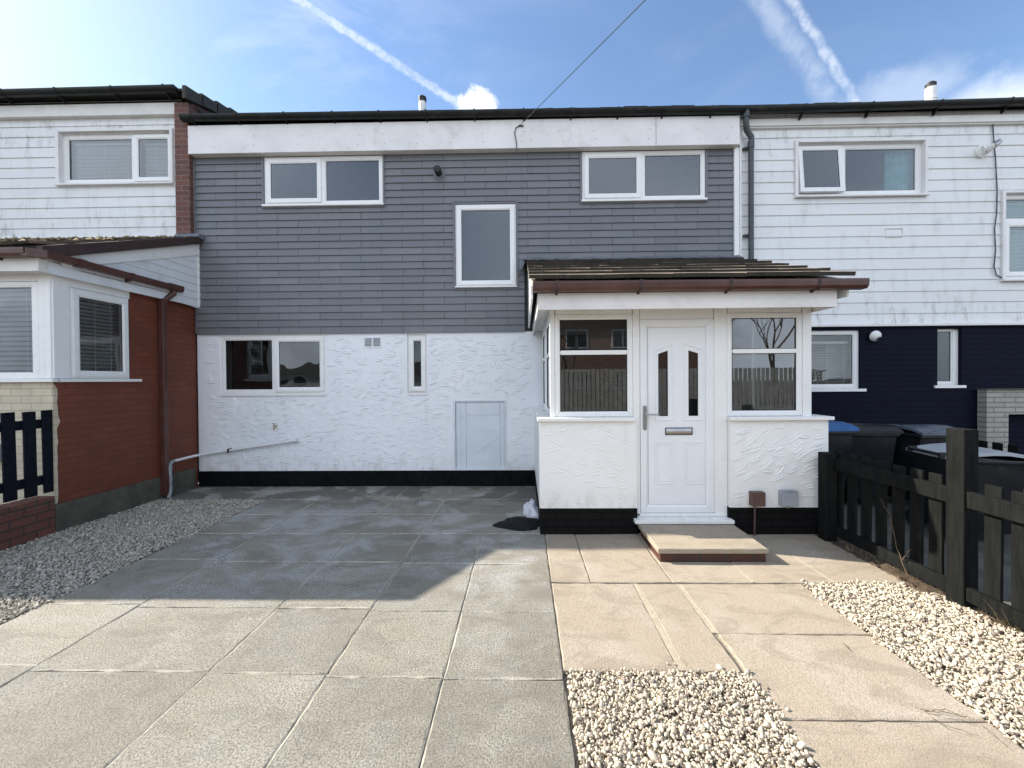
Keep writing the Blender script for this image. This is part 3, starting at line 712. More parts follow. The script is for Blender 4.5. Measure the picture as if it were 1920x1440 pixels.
# upper storey
uph = [w1, w2, wc]
mb = MB(); mb.fr = fr0; wall(mb, XL, XR, 2.262, 5.35, uph, -.25, .004); mb.build('wall', 'shingleback', H, recalc=False)
mb = MB(); mb.fr = fr0
shingles(mb, XL+.02, XR-.06, 2.255, 4.87, [(h[0]-.035, h[1]+.03, h[2]-.05, h[3]+.04) for h in uph]+[(.02, 3.2, 2.0, 3.25)], .1045, .613, .017, .0045, d=.012, jit=.0012)
mb.build('cladding', 'shingle', H, recalc=False)
mb = MB(); mb.fr = fr0; mb.box(XL+.003, XL+.022, .005, .034, 2.27, 4.86); mb.build('corner_trim', 'shingle', H)
for h in uph:
    mb = MB(); mb.fr = fr0
    mb.box(h[0]-.034, h[0]-.004, .005, .036, h[2]-.048, h[3]+(.03 if h is wc else 0)); mb.box(h[1]+.004, h[1]+.03, .005, .036, h[2]-.048, h[3]+(.03 if h is wc else 0)); mb.box(h[0]-.004, h[1]+.004, .005, .030, h[2]-.05, h[2]-.022)
    if h is wc: mb.box(wc[0]-.004, wc[1]+.004, .005, .034, wc[3]+.005, wc[3]+.028)
    mb.build('window_surround', 'shingle', H)
mb = MB(); mb.fr = fr0; mb.box(XR-.058, XR+.012, .005, .05, 3.3, 4.86); mb.build('corner_board', 'upvc', H, bevel=.003)
def lights2(h, mull, left_open=True, fw=.045, ml=.03):
    a0, a1, b0, b1 = h
    L = (a0+fw, mull-ml, b0+fw, b1-fw, left_open); Rr = (mull+ml, a1-fw, b0+fw, b1-fw, not left_open); return [L, Rr]
mW = at(606, 340, 0)[0]
window(H, fr0, *w1, lights2(w1, mW), d=.018, glass='glass_net', sill=(.02, .03, .05))
mW = at(1203, 330, 0)[0]
window(H, fr0, *w2, lights2(w2, mW), d=.018, glass='glass_net', sill=(.015, .03, .05))
window(H, fr0, *wc, [(wc[0]+.035, wc[1]-.035, wc[2]+.035, wc[3]-.035, True)], d=.018, glass='glass_net', sill=(.01, .02, .045))
mK = at(513, 680, 0)[0]
window(H, fr0, *kit, [(kit[0]+.05, mK-.02, kit[2]+.05, kit[3]-.05, False), (mK+.03, kit[1]-.045, kit[2]+.045, kit[3]-.045, True)], d=-.01, sill=(.0, .03, .03), room='darkroom')
window(H, fr0, *slim, [(slim[0]+.04, slim[1]-.04, slim[2]+.045, slim[3]-.045, True)], d=-.03, fw_=.04, sill=(0, .03, .045), room='darkroom')
# meter cupboard hatch
mb = MB(); mb.fr = fr0; flatring(mb, hat[0], hat[1], hat[2], hat[3], .028, -.05, .008)
HF = mb.build('hatch', 'hatch', H, bevel=.003)
mb = MB(); mb.fr = fr0
a0, a1, b0, b1 = hat[0]+.030, hat[1]-.030, hat[2]+.012, hat[3]-.032
mb.box(a0, a1, -.045, -.024, b0, b1)
xs = [a0, a0+.075, a0+.155, a1-.06, a1]
for i in range(4): mb.box(xs[i]+.0015, xs[i+1]-.0015, -.023, -.015+random.uniform(-.002, .003), b0+.002, b1-.002)
mb.box(a0+.16, a1-.065, -.015, -.009, b0+.01, b0+.14); mb.box(a0+.16, a1-.065, -.0155, -.0105, b1-.19, b1-.01)
mb.prism([(a0+.26, -.016, b0+.24), (a0+.27, -.016, b0+.225), (a1-.04, -.016, b0+.50), (a1-.06, -.016, b0+.51)], (0, .004, 0))
mb.build('hatch_panel', 'hatch', HF, bevel=.002)
mb = MB(); mb.fr = fr0
for z in (b0+.12, b1-.16): mb = MB(); mb.fr = fr0; mb.box(hat[0]+.006, hat[0]+.026, .008, .016, z, z+.09); mb.build('hinge', 'hatch', HF)
# fascia, gutter, roof
mb = MB(); mb.box(-4.845, -2.157, -.128, -.105, 4.862, 5.27); mb.box(-2.15, 1.9, -.128, -.02, 4.862, 5.27); mb.box(1.905, XR-.02, -.128, -.02, 4.862, 5.27)
mb.box(-4.845, XR-.02, -.104, .05, 4.866, 4.885)
FA = mb.build('fascia', 'fascia', H, bevel=.006)
mb = MB(); mb.box(-2.185, -2.12, -.132, -.1285, 4.863, 5.26); mb.build('joint_strip', 'fascia', FA)
sp0 = None
for x in (-4.8, -4.5, -3.9, -3.2, -2.35, -2.0, -1.5, -1.0, -.55, -.08, .02, .1, .55, 1.0, 1.8, 2.5, 2.95):
    for z in (4.96, 5.10):
        xx, zz = x+random.uniform(-.05, .05), z+random.uniform(-.02, .02); 
        if sp0 is None: mb = MB(); mb.tube([(0, .001, 0), (0, -.0015, 0)], .006, 8); sp0 = mb.build('screw', 'gasket', FA, origin=(0, 0, 0)); o = sp0
        else: o = sp0.copy(); COL.objects.link(o); o.parent = FA
        o.location = Vector((xx, -.128, zz))-Vector(H['_loc'])
gutter_x('gutter', H, -4.89, XR+.02, -.165, 5.375, .068, 'black', step=.66, tilt=-.035, first=.16)
house_roof(H, XL-.02, XR+.0, -.13, 5.345, math.atan(.308), 8)
mb = MB(); mb.box(XL, XR, 7.7, 7.9, 0, 5.4); mb.build('back_wall', 'brickpier', H)
mb = MB(); fx, fz = -1.745, 6.54; mb.tube([(fx, 1.2, 5.6), (fx, 1.2, fz-.09)], .060, 20); FL = mb.build('flue', 'pvcflue', H, smooth=True)
mb = MB(); mb.tube([(fx, 1.2, fz-.10), (fx, 1.2, fz-.02), (fx, 1.2, fz)], [.063, .060, .045], 20)
for i in range(3): mb.tube([(fx, 1.2, fz-.09+.03*i), (fx, 1.2, fz-.08+.03*i)], .07, 20)
mb.build('flue_cap', 'terracap', FL, smooth=True)
# air brick, vent, overflow
mb = MB(); mb.fr = fr0; v = rect(681, 630, 714, 652, 0); mb.box(v[0], v[1], 0, .010, v[2], v[3]-.01)
V = mb.build('vent', 'render', H, bevel=.003)
for s in (0, 1):
    mb = MB(); mb.fr = fr0; x0 = v[0]+.025+s*.125; mb.box(x0, x0+.105, .010, .014, v[2]+.03, v[3]-.03)
    for i in range(6): mb.add([(x0+.006, .014, v[2]+.037+i*.020), (x0+.099, .014, v[2]+.037+i*.020), (x0+.099, .024, v[2]+.031+i*.020), (x0+.006, .024, v[2]+.031+i*.020)], [(0, 1, 2, 3)])
    mb.build('louvre', 'metal', V)
fx, fz = at(823, 325, -.02); mb = MB(); mb.fr = fr0
mb.tube([(fx, .02, fz-.02), (fx, .03, fz-.02)], .085, 24); fl = mb.build('flue_collar', 'shingle', H, smooth=True)
mb = MB(); mb.fr = fr0; mb.tube([(fx, .02, fz), (fx, .15, fz), (fx, .16, fz)], [.05, .052, .042], 20)
for i in range(4): mb.box(fx-.045, fx+.045, .155, .163, fz-.036+i*.02, fz-.030+i*.02)
mb.build('boiler_flue', 'gasket', H)
# waste pipe from the kitchen: white run, grey elbow and drop
mb = MB(); pz = lambda x: .685-(x-(-3.39))*-.085
q = [(-3.36, -.045, .688), (-3.40, -.045, .686), (-4.76, -.05, .60), (-4.80, -.10, .585), (-4.80, -.36, .545)]
q = [(-3.36, -.05, .683), (-4.36, -.05, .540), (-4.70, -.05, .49), (-4.775, -.07, .482), (-4.795, -.12, .480), (-4.795, -.52, .475)]
mb.tube(q, .019, 14); mb.tube([(-3.345, -.05, .685), (-3.42, -.05, .675)], .025, 14); mb.tube([(-4.40, -.05, .534), (-4.46, -.05, .525)], .025, 14)
WP = mb.build('waste_pipe', 'whitepipe', H, smooth=True)
mb = MB(); mb.box(-4.37, -4.345, -.078, -.0, .515, .570); mb.build('pipe_clip', 'gasket', WP, bevel=.004)
mb = MB(); mb.tube([(-4.795, -.50, .475), (-4.795, -.54, .47), (-4.79, -.57, .44), (-4.79, -.575, .40), (-4.79, -.57, .12), (-4.78, -.585, .06), (-4.78, -.61, .0)], .024, 14)
for z in (.38, .22, .10): mb.tube([(-4.79, -.573, z), (-4.79, -.573, z+.04)], .030, 14)
mb.build('drain_pipe', 'greypipe', WP, smooth=True)
tx, tz = at(516, 800, -.03)
tp = MB(); tp.tube([(tx, 0, tz+.01), (tx, -.05, tz+.01)], .010, 10); tp.tube([(tx, -.045, tz+.012), (tx+.004, -.065, tz-.005), (tx+.006, -.068, tz-.045)], [.012, .011, .009], 10)
tp.tube([(tx, -.05, tz+.01), (tx-.004, -.055, tz+.05)], [.007, .006], 8); tp.box(tx-.022, tx+.014, -.062, -.050, tz+.046, tz+.056)
tag(tp.build('garden_tap', 'brass', smooth=True, origin=(tx, 0, tz)), 'small brass outdoor tap on the white textured wall', 'tap')

# ================================================================== PORCH
PY = -1.92
Pz = thing('porch', (1.55, PY, 0), 'white enclosed entrance porch with brown tiled lean-to roof and white panelled door', 'porch')
frP = front(PY)
mb = MB(); mb.fr = frP; wall(mb, .15, 1.12, .265, 1.135, [], -.12, 0); mb.box(.15, .27, -1.92, -.12, .265, 1.135); strokes(mb, .17, 1.10, .28, 1.12, [], .15, .075, .13, .030, .0065)
mb.build('wall', 'render2', Pz, recalc=False, smooth=True)
mb = MB(); mb.fr = frP; wall(mb, 2.035, 3.0, .27, 1.135, [], -.12, 0); mb.box(2.88, 3.0, -1.92, -.12, .27, 1.135); strokes(mb, 2.05, 2.99, .28, 1.12, [(2.2, 2.36, .28, .45), (2.48, 2.69, .28, .47)], .125, .075, .125, .030, .0115, bias=.35)
mb.build('wall', 'render2', Pz, recalc=False, smooth=True)
mb = MB(); mb.fr = frP; mb.box(.155, 1.125, -.12, -.004, -.05, .2645); mb.box(.155, .27, -1.92, -.12, -.05, .2645); mb.build('plinth', 'blackbrick', Pz, bevel=.004)
mb = MB(); mb.fr = frP; mb.box(2.03, 3.0, -.12, -.003, -.05, .2695); mb.box(2.88, 3.0, -1.92, -.12, -.05, .2695); mb.build('plinth', 'blackbrick', Pz, bevel=.004)
# glazing
wl = (.315, 1.095); wr = (2.035, 2.775)
frW = front(PY+.045)
def glazed(a0, a1):
    b0, b1 = 1.175, 2.205; t0, t1 = 1.815, 1.825
    return window(Pz, frW, a0, a1, b0, b1, [(a0+.03, a1-.03, b0+.03, 1.805, False), (a0+.03, a1-.03, 1.842, b1-.03, False)], d=0, glass='glass_obs', room=None)
def porch_window(a0, a1, fr, b0=1.175, b1=2.205):
    mb = MB(); mb.fr = fr
    ring(mb, a0, a1, b0, b1, .052, -.06, 0)
    # transom with pointed ends
    mb.prism([(a0+.045, .001, 1.822), (a0+.065, .001, 1.800), (a1-.065, .001, 1.800), (a1-.045, .001, 1.822), (a1-.065, .001, 1.844), (a0+.065, .001, 1.844)], (0, -.058, 0))
    W = mb.build('window', 'upvc', Pz, bevel=.003)
    for (c0, c1) in ((b0+.052, 1.800), (1.844, b1-.052)):
        m3 = MB(); m3.fr = fr; flatring(m3, a0+.052, a1-.052, c0, c1, .006, -.03, -.012); m3.build('gasket', 'gasket', W)
        m4 = MB(); m4.fr = fr; m4.add([(a0+.052, -.02, c0), (a1-.052, -.02, c0), (a1-.052, -.02, c1), (a0+.052, -.02, c1)], [(0, 1, 2, 3)]); m4.build('pane', 'glass_obs', W, recalc=False)
    return W
porch_window(.315, 1.095, frW); porch_window(2.035, 2.775, frW)
frS = siden(.27)
for (y0, y1) in ((-1.80, -.98), (-.93, -.06)): porch_window(y0, y1, frS)
frE = sidep(2.86)
for (y0, y1) in ((-1.80, -.98), (-.93, -.06)): porch_window(y0, y1, frE)
# posts, door surround
def one(fr, b, name='frame_post', m='upvc', par=None, bev=.004):
    mb = MB(); mb.fr = fr; mb.box(*b); return mb.build(name, m, par or Pz, bevel=bev)
for b in ((.265, .313, -.06, .004, 1.145, 2.26), (.27, .33, -.11, -.061, 1.145, 2.26), (1.097, 1.165, -.06, .003, .175, 2.26), (1.905, 2.033, -.06, .002, .175, 2.26), (2.777, 2.865, -.06, .005, 1.145, 2.26), (2.80, 2.86, -.11, -.061, 1.145, 2.26)): one(frW, b)
for b in ((.32, 1.09, -.06, -.002, 2.207, 2.26), (2.04, 2.77, -.06, -.002, 2.207, 2.26), (1.17, 1.90, -.06, -.003, 2.150, 2.26)): one(frW, b, 'frame_head')
for b in ((.27, .32, -1.80, 0, 2.207, 2.26), (2.81, 2.86, -1.80, 0, 2.207, 2.26)): one(None, b, 'frame_head')
one(None, (.262, .318, -.978, -.932, 1.18, 2.2))
mb = MB(); mb.fr = frP; mb.box(.13, 1.098, -.10, .045, 1.136, 1.172); mb.box(.13, .28, -1.92, -.10, 1.136, 1.172)
mb.build('sill', 'upvc', Pz, bevel=.006)
mb = MB(); mb.fr = frP; mb.box(2.025, 3.03, -.10, .045, 1.136, 1.172); mb.box(2.85, 3.03, -1.92, -.10, 1.136, 1.172)
mb.build('sill', 'upvc', Pz, bevel=.006)
mb = MB(); mb.fr = frP; mb.box(1.10, 2.035, -.11, -.042, .165, .20); mb.box(1.085, 2.05, -.11, .07, .128, .164); mb.build('threshold', 'upvc', Pz, bevel=.006)
mb = MB(); mb.fr = frP; mb.box(1.126, 2.03, -.11, -.06, -.05, .127); mb.build('plinth', 'blackbrick', Pz)
# door leaf
frD = front(PY+.055)
dx = lambda px: at(px, 780, PY+.05)[0]
dz = lambda py: at(1270, py, PY+.05)[1]
mb = MB(); mb.fr = frD; ring(mb, 1.169, 1.902, .205, 2.148, .078, -.05, .012, inner=.012)
DR = mb.build('door', 'upvc_door', Pz, bevel=.002)
a0, a1, b0, b1 = 1.25, 1.822, .285, 2.068
zl = lambda zy: dz(580+zy/3.512); xl = lambda zx: dx(1190+zx/3.512)
def panel_ring(mb, pts, w_, h, d):
    """raised moulding round a polygon (CCW seen from the front)"""
    n = len(pts); c = [sum(p[i] for p in pts)/n for i in (0, 1)]
    def inset(k_):
        out = []
        for i in range(n):
            p0, p1, p2 = Vector(pts[i-1]), Vector(pts[i]), Vector(pts[(i+1) % n]); e1 = (p1-p0).normalized(); e2 = (p2-p1).normalized()
            n1 = Vector((-e1.y, e1.x)); n2 = Vector((-e2.y, e2.x)); bb = (n1+n2).normalized(); out.append(p1+bb*(k_/max(.3, bb.dot(n1))))
        return out
    L = [(0, 0), (w_*.25, h), (w_*.7, h*.8), (w_, -h*.3)]; rr = [inset(k_) for k_, _ in L]; vs = []
    for r_, (_, hh) in zip(rr, L): vs += [(p.x, d+hh, p.y) for p in r_]
    mb.add(vs, [(j*n+i, j*n+(i+1) % n, (j+1)*n+(i+1) % n, (j+1)*n+i) for j in range(3) for i in range(n)]); return [(p.x, p.y) for p in rr[-1]]
gl = [(xl(133), zl(735)), (xl(256), zl(735)), (xl(256), zl(222)), (xl(133), zl(268))]
gr = [(xl(322), zl(735)), (xl(456), zl(735)), (xl(456), zl(264)), (xl(322), zl(218))]
gli = [(xl(157), zl(703)), (xl(221), zl(703)), (xl(221), zl(270)), (xl(157), zl(292))]
gri = [(xl(356), zl(703)), (xl(420), zl(703)), (xl(420), zl(290)), (xl(356), zl(270))]
mb = MB(); mb.fr = frD
def facewithholes(mb, a0, a1, b0, b1, polys, d):
    bm = bmesh.new(); loops = [[(a0, b0), (a1, b0), (a1, b1), (a0, b1)]]+polys; es = []
    for lp in loops:
        vv = [bm.verts.new((p[0], 0, p[1])) for p in lp]; es += [bm.edges.new((vv[i], vv[(i+1) % len(vv)])) for i in range(len(vv))]
    bmesh.ops.triangle_fill(bm, edges=es, use_beauty=True, use_dissolve=False); bm.verts.index_update()
    vs = [(v_.co.x, d, v_.co.z) for v_ in bm.verts]; fs = [tuple(v_.index for v_ in f_.verts) for f_ in bm.faces]; bm.free(); mb.add(vs, fs)
facewithholes(mb, a0, a1, b0, b1, [gli, gri], 0)
for q, qi in ((gl, gli), (gr, gri)):
    inner = panel_ring(mb, q, .020, .007, .0004); 
    vs = [(x, .0004-.0021, z) for x, z in inner]+[(x, -.012, z) for x, z in qi]; mb.add(vs, [(i, (i+1) % 4, 4+(i+1) % 4, 4+i) for i in range(4)])
for (x0, x1) in ((128, 258), (325, 458)):
    q = [(xl(x0), zl(1153)), (xl(x1), zl(1153)), (xl(x1), zl(870)), (xl(x0), zl(870))]; inner = panel_ring(mb, q, .022, .006, .0004)
    panel_ring(mb, [(xl(x0+20), zl(1133)), (xl(x1-20), zl(1133)), (xl(x1-20), zl(890)), (xl(x0+20), zl(890))], .012, .004, .0006)
mb.add([(a0, -.001, b0), (a1, -.001, b0), (a1, -.04, b0), (a0, -.04, b0)], [(0, 1, 2, 3)])
mb.build('door_panel', 'upvc_door', DR, recalc=False)
for q in (gli, gri):
    mb = MB(); mb.fr = frD; mb.add([(x, -.010, z) for x, z in q], [(0, 1, 2, 3)]); mb.build('door_pane', 'glass_obs', DR, recalc=False)
    mb = MB(); mb.fr = frD; cx = sum(p[0] for p in q)/4; cz = sum(p[1] for p in q)/4
    o_ = q; i_ = [(cx+(x-cx)*.90, cz+(z-cz)*.985) for x, z in q]; mb.add([(x, -.006, z) for x, z in o_]+[(x, -.006, z) for x, z in i_], [(i, (i+1) % 4, 4+(i+1) % 4, 4+i) for i in range(4)]); mb.build('gasket', 'gasket', DR, recalc=False)
mb = MB(); mb.fr = frD; hx0, hx1 = xl(53), xl(77); hz0, hz1 = zl(793), zl(632)
n = 8; pr = [(hx0+(hx1-hx0)*(.5-.5*math.cos(t)), .012, hz1-.012+.012*math.sin(t)) for t in [math.pi*i/n for i in range(n+1)]]+[(hx1-(hx1-hx0)*(.5-.5*math.cos(t)), .012, hz0+.012-.012*math.sin(t)) for t in [math.pi*i/n for i in range(n+1)]]
mb.prism(pr, (0, .012, 0)); cxh = (hx0+hx1)/2; hz = zl(688)
mb.tube([(cxh, .02, hz), (cxh, .060, hz), (cxh+.012, .068, hz), (cxh+.12, .066, hz-.002), (cxh+.13, .060, hz-.002)], [.011, .010, .010, .008, .007], 12)
mb.tube([(cxh, .02, zl(757)), (cxh, .030, zl(757))], .011, 12)
mb.build('door_handle', 'metal', DR, smooth=True, bevel=0)
lx0, lx1, lz0, lz1 = xl(202), xl(380), zl(826), zl(779)
mb = MB(); mb.fr = frD; flatring(mb, lx0, lx1, lz0, lz1, .007, 0, .010); LB = mb.build('letterbox', 'gasket', DR)
mb = MB(); mb.fr = frD; mb.add([(lx0+.008, .004, lz0+.008), (lx1-.008, .004, lz0+.008), (lx1-.008, .013, (lz0+lz1)/2), (lx0+.008, .013, (lz0+lz1)/2), (lx0+.008, .006, lz1-.008), (lx1-.008, .006, lz1-.008)], [(0, 1, 2, 3), (3, 2, 5, 4)]); mb.build('letterbox_flap', 'metal', LB, recalc=False)
# roof
mb = MB(); mb.box(.134, 2.90, -2.165, -2.145, 2.205, 2.36); mb.box(.134, .154, -2.145, 0, 2.205, 2.36); mb.box(2.88, 2.90, -2.145, 0, 2.205, 2.36)
mb.build('fascia', 'fascia', Pz, bevel=.003)
mb = MB(); mb.box(.155, 2.879, -2.144, 0, 2.262, 2.275); mb.build('soffit', 'soffit', Pz)
gutter_x('gutter', Pz, .09, 3.10, -2.225, 2.447, .055, 'brown', step=.80, tilt=-.006, square=True, first=.22)
y0, z0, y1, z1 = -2.235, 2.452, -.06, 3.245
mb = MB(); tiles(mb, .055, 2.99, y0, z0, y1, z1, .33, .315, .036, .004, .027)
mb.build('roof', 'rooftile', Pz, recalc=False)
mb = MB(); mb.prism([(.07, y0+.03, z0-.03), (.07, y1, z1-.03), (.07, y1, 2.3), (.07, y0+.03, 2.3)], (.02, 0, 0)); mb.build('bargeboard', 'upvc', Pz, bevel=.002); mb = MB(); mb.prism([(2.98, y0+.06, z0-.03), (2.98, y1, z1-.03), (2.98, y1, 2.3), (2.98, y0+.06, 2.3)], (.02, 0, 0))
mb.build('bargeboard', 'upvc', Pz, bevel=.002)
mb = MB(); mb.add([(.08, y0+.02, z0-.012), (3.0, y0+.02, z0-.012), (3.0, y1, z1-.012), (.08, y1, z1-.012)], [(0, 1, 2, 3)]); mb.build('roof_deck', 'soffit', Pz)
mb = MB()
n = 46; vs = []
for i in range(n+1):
    x = .0+3.1*i/n; j = random.uniform(-.012, .012)
    vs += [(x, -.02, 3.33+j), (x, -.055, 3.315+j), (x, -.21+random.uniform(-.012, .012), 3.245+random.uniform(-.004, .004))]
mb.add(vs, [(3*i+k_, 3*i+3+k_, 3*i+4+k_, 3*i+1+k_) for i in range(n) for k_ in (0, 1)])
mb.prism([(-.06, -.03, 3.30), (.03, -.03, 3.30), (.03, -.2, 3.22), (-.02, -.24, 3.10), (-.05, -.10, 3.12)], (-.01, 0, .01))
mb.build('flashing', 'lead', Pz, smooth=True)
mb = MB()
for i in range(170):
    s_ = random.randint(1, 7)*.3307+random.uniform(-.045, .01); x = random.uniform(.1, 2.98); u = s_/2.315
    if random.random() < .5: s_ = random.randint(1, 2)*.3307; u = s_/2.315
    y = y0+(y1-y0)*u-.02; z = z0+(z1-z0)*u+.036; rx, rz = random.uniform(.008, .035), random.uniform(.003, .009); K = 9
    vs = [(x, y, z+rz)]+[(x+rx*math.cos(2*math.pi*k_/K)*random.uniform(.7, 1.2), y+rx*.7*math.sin(2*math.pi*k_/K), z-.012) for k_ in range(K)]
    mb.add(vs, [(0, 1+k_, 1+(k_+1) % K) for k_ in range(K)])
mo = mb.build('moss', 'mossdark', Pz, smooth=True); mo['kind'] = 'stuff'
# inside back door of the porch: plain white lining
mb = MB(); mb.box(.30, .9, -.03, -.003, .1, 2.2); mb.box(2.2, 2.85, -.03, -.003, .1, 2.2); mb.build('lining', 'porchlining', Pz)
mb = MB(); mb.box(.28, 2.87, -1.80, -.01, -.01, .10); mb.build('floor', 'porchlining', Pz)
# service boxes
b_ = rect(1404, 920, 1428, 946, PY)
mb = MB(); mb.box(b_[0], b_[1], PY-.07, PY-.001, b_[2], b_[3]); mb.tube([((b_[0]+b_[1])/2-.02, PY-.03, b_[2]+.01), ((b_[0]+b_[1])/2-.025, PY-.03, .0)], .009, 8)
tag(mb.build('junction_box', 'brownbox', bevel=.008, origin=((b_[0]+b_[1])/2, PY, b_[2])), 'small brown plastic box on the porch wall right of the door', 'utility box')
b_ = rect(1459, 917, 1490, 946, PY)
mb = MB(); mb.box(b_[0], b_[1], PY-.06, PY-.001, b_[2], b_[3]-.008); mb.box(b_[0]+.02, b_[1]-.02, PY-.07, PY-.01, b_[3]-.0075, b_[3]); mb.tube([((b_[0]+b_[1])/2, PY-.02, b_[2]), ((b_[0]+b_[1])/2, PY-.02, b_[2]-.03)], .008, 8)
tag(mb.build('socket_box', 'greybox', bevel=.010, origin=((b_[0]+b_[1])/2, PY, b_[2])), 'grey weatherproof box on the porch wall beside the fence', 'utility box')
# step
ST = thing('doorstep', (1.6, -2.2, 0), 'concrete slab doorstep on a brick base below the white door', 'step')
mb = MB(); mb.box(1.145, 2.03, -2.535, -1.95, -.04, .0775); mb.build('brick_base', 'brickstep', ST, bevel=.004)
mb = MB(); slab(mb, 1.12, 2.045, -2.555, -1.93, .122, .5, .001, True); vs0 = [(1.124, -2.551), (2.041, -2.551), (2.041, -1.934), (1.124, -1.934)]
mb.box(1.125, 2.04, -2.55, -1.935, .079, .094); mb.build('slab', 'stepslab', ST)

# ================================================================== RIGHT-HAND NEIGHBOUR
NR = thing('terraced_house', (7.1, 0, 0), 'right-hand terraced house with white boards over a dark navy brick ground floor', 'house', 'terrace of two storey houses')
r1 = rect(1494, 272, 1728, 362, 0); r2 = rect(1880, 366, 1990, 520, 0); g1 = (4.10, 4.86, 1.39, 2.235); g2 = rect(1758, 616, 1803, 722, 0); g2 = (g2[0], g2[1], 1.43, 2.245)
X2 = 11.
mb = MB(); mb.fr = fr0; wall(mb, XR+.002, X2, 0, 2.285, [g1, g2], -.25, -.001); mb.build('wall', 'bricknavy', NR, recalc=False)
mb = MB(); mb.fr = fr0; wall(mb, XR+.002, X2, 2.288, 5.35, [r1, r2], -.25, .003); mb.build('wall', 'boardsR', NR, recalc=False)
mb = MB(); mb.fr = fr0
shingles(mb, XR+.045, X2, 2.31, 5.135, [(h[0]-.05, h[1]+.05, h[2]-.06, h[3]+.05) for h in (r1, r2)], .1585, 4.3, .013, .002, d=.010, jit=.0006)
mb.build('cladding', 'boardsR', NR, recalc=False)
mb = MB(); mb.fr = fr0; mb.box(XR+.016, XR+.044, .004, .055, 2.29, 5.13); mb.build('corner_trim', 'fascia', NR, bevel=.003)
mb = MB(); mb.fr = fr0; mb.box(XR+.02, X2, .0, .06, 2.283, 2.318); mb.build('base_trim', 'fascia', NR, bevel=.003)
for h in (r1, r2):
    mb = MB(); mb.fr = fr0
    mb.box(h[0]-.048, h[0]-.006, .004, .05, h[2]-.03, h[3]+.048); mb.box(h[1]+.006, h[1]+.048, .004, .05, h[2]-.03, h[3]+.048)
    mb.box(h[0]-.006, h[1]+.006, .004, .052, h[3]+.012, h[3]+.05); mb.box(h[0]-.05, h[1]+.05, .004, .075, h[2]-.056, h[2]-.03)
    mb.build('window_surround', 'fascia', NR, bevel=.003)
pl_ = rect(1658, 429, 1690, 445, 0)
mb = MB(); mb.fr = fr0; flatring(mb, pl_[0], pl_[1], pl_[2], pl_[3], .008, .005, .027); mb.build('plate_outline', 'soffit', NR)
mR = at(1580, 300, 0)[0]
window(NR, fr0, *r1, [(r1[0]+.03, mR-.015, r1[2]+.03, r1[3]-.03, True), (mR+.04, r1[1]-.05, r1[2]+.04, r1[3]-.05, False)], d=-.015, glass='glass_teal', ajar=5, room='room')
mb = MB(); mb.fr = fr0; n = 30; x0c, x1c = at(1662, 300, .1)[0], r1[1]-.03
vs = []
for i in range(n+1):
    x = x0c+(x1c-x0c)*i/n; vs += [(x, -.14+.02*math.sin(i*1.3), r1[2]-.1), (x, -.14+.02*math.sin(i*1.3), r1[3]+.05)]
mb.add(vs, [(2*i, 2*i+2, 2*i+3, 2*i+1) for i in range(n)]); mb.build('curtain', 'curtain', NR, recalc=False, smooth=True)
window(NR, fr0, *r2, [(r2[0]+.05, r2[1]-.05, r2[2]+.04, r2[2]+.78, True), (r2[0]+.05, r2[1]-.05, r2[2]+.84, r2[3]-.04, False)], d=-.01, glass='glass_teal', room='room', blind=('blind_blue', 60, .055), topgap=.05)
window(NR, fr0, *g1, [(g1[0]+.04, g1[1]-.06, g1[2]+.05, g1[3]-.045, False)], d=-.03, sill=(.07, .04, .06), blind=('blind', 25, .04), topgap=.12, room='darkroom')
window(NR, fr0, *g2, [(g2[0]+.02, g2[1]-.075, g2[2]+.04, g2[3]-.02, False)], d=-.05, sill=(.05, .04, .07), glass='glass_pat', room='darkroom')
mb = MB(); mb.box(XR+.0, X2, -.055, .0, 5.13, 5.26); mb.box(XR, X2, -.075, -.056, 5.15, 5.165); mb.build('fascia', 'soffit', NR, bevel=.004)
gutter_x('gutter', NR, XR+.03, X2, -.145, 5.345, .068, 'black', step=.92, tilt=.10, first=.82)
rr_ = house_roof(NR, XR+.01, X2, -.115, 5.352, math.atan(.308), 8)
mb = MB(); mb.box(XR, X2, 7.7, 7.9, 0, 5.4); mb.box(X2-.2, X2, .25, 7.7, 0, 5.4); mb.build('back_wall', 'brickpier', NR)
mb = MB(); fx, fz = 7.02, 6.60; mb.tube([(fx, 1.2, 5.6), (fx, 1.2, fz-.09)], .078, 20); mb.tube([(fx, 1.2, 6.30), (fx, 1.2, 6.33)], .084, 20); FL = mb.build('flue', 'pvcflue', NR, smooth=True)
mb = MB(); mb.tube([(fx, 1.2, fz-.10), (fx, 1.2, fz-.02), (fx, 1.2, fz+.01)], [.070, .066, .045], 20)
for i in range(3): mb.tube([(fx, 1.2, fz-.09+.03*i), (fx, 1.2, fz-.08+.03*i)], .075, 20)
mb.build('flue_cap', 'terracap', FL, smooth=True)
# downpipe with swan neck on the boundary
ax, az = at(1400, 222, -.15); bx_, bz_ = at(1408, 262, -.09); cx_, cz_ = at(1411, 480, -.09)
mb = MB(); mb.tube([(ax-.01, -.15, 5.29), (ax-.01, -.15, az-.06), (ax+.02, -.12, az-.15), (bx_, -.10, bz_+.03), (bx_, -.09, bz_-.1)], .038, 14)
mb.tube([(ax-.01, -.15, 5.33), (ax-.01, -.15, 5.22)], .05, 14); mb.tube([(bx_, -.09, bz_-.02), (bx_, -.09, bz_-.12)], .044, 14)
mb.tube([(bx_, -.09, bz_-.05), (bx_, -.09, 3.22)], .036, 14)
for z in (bz_-.10, 3.6): mb.box(bx_-.085, bx_+.045, -.06, -.02, z-.015, z+.015)
mb.build('downpipe', 'downpipe', NR, smooth=True)
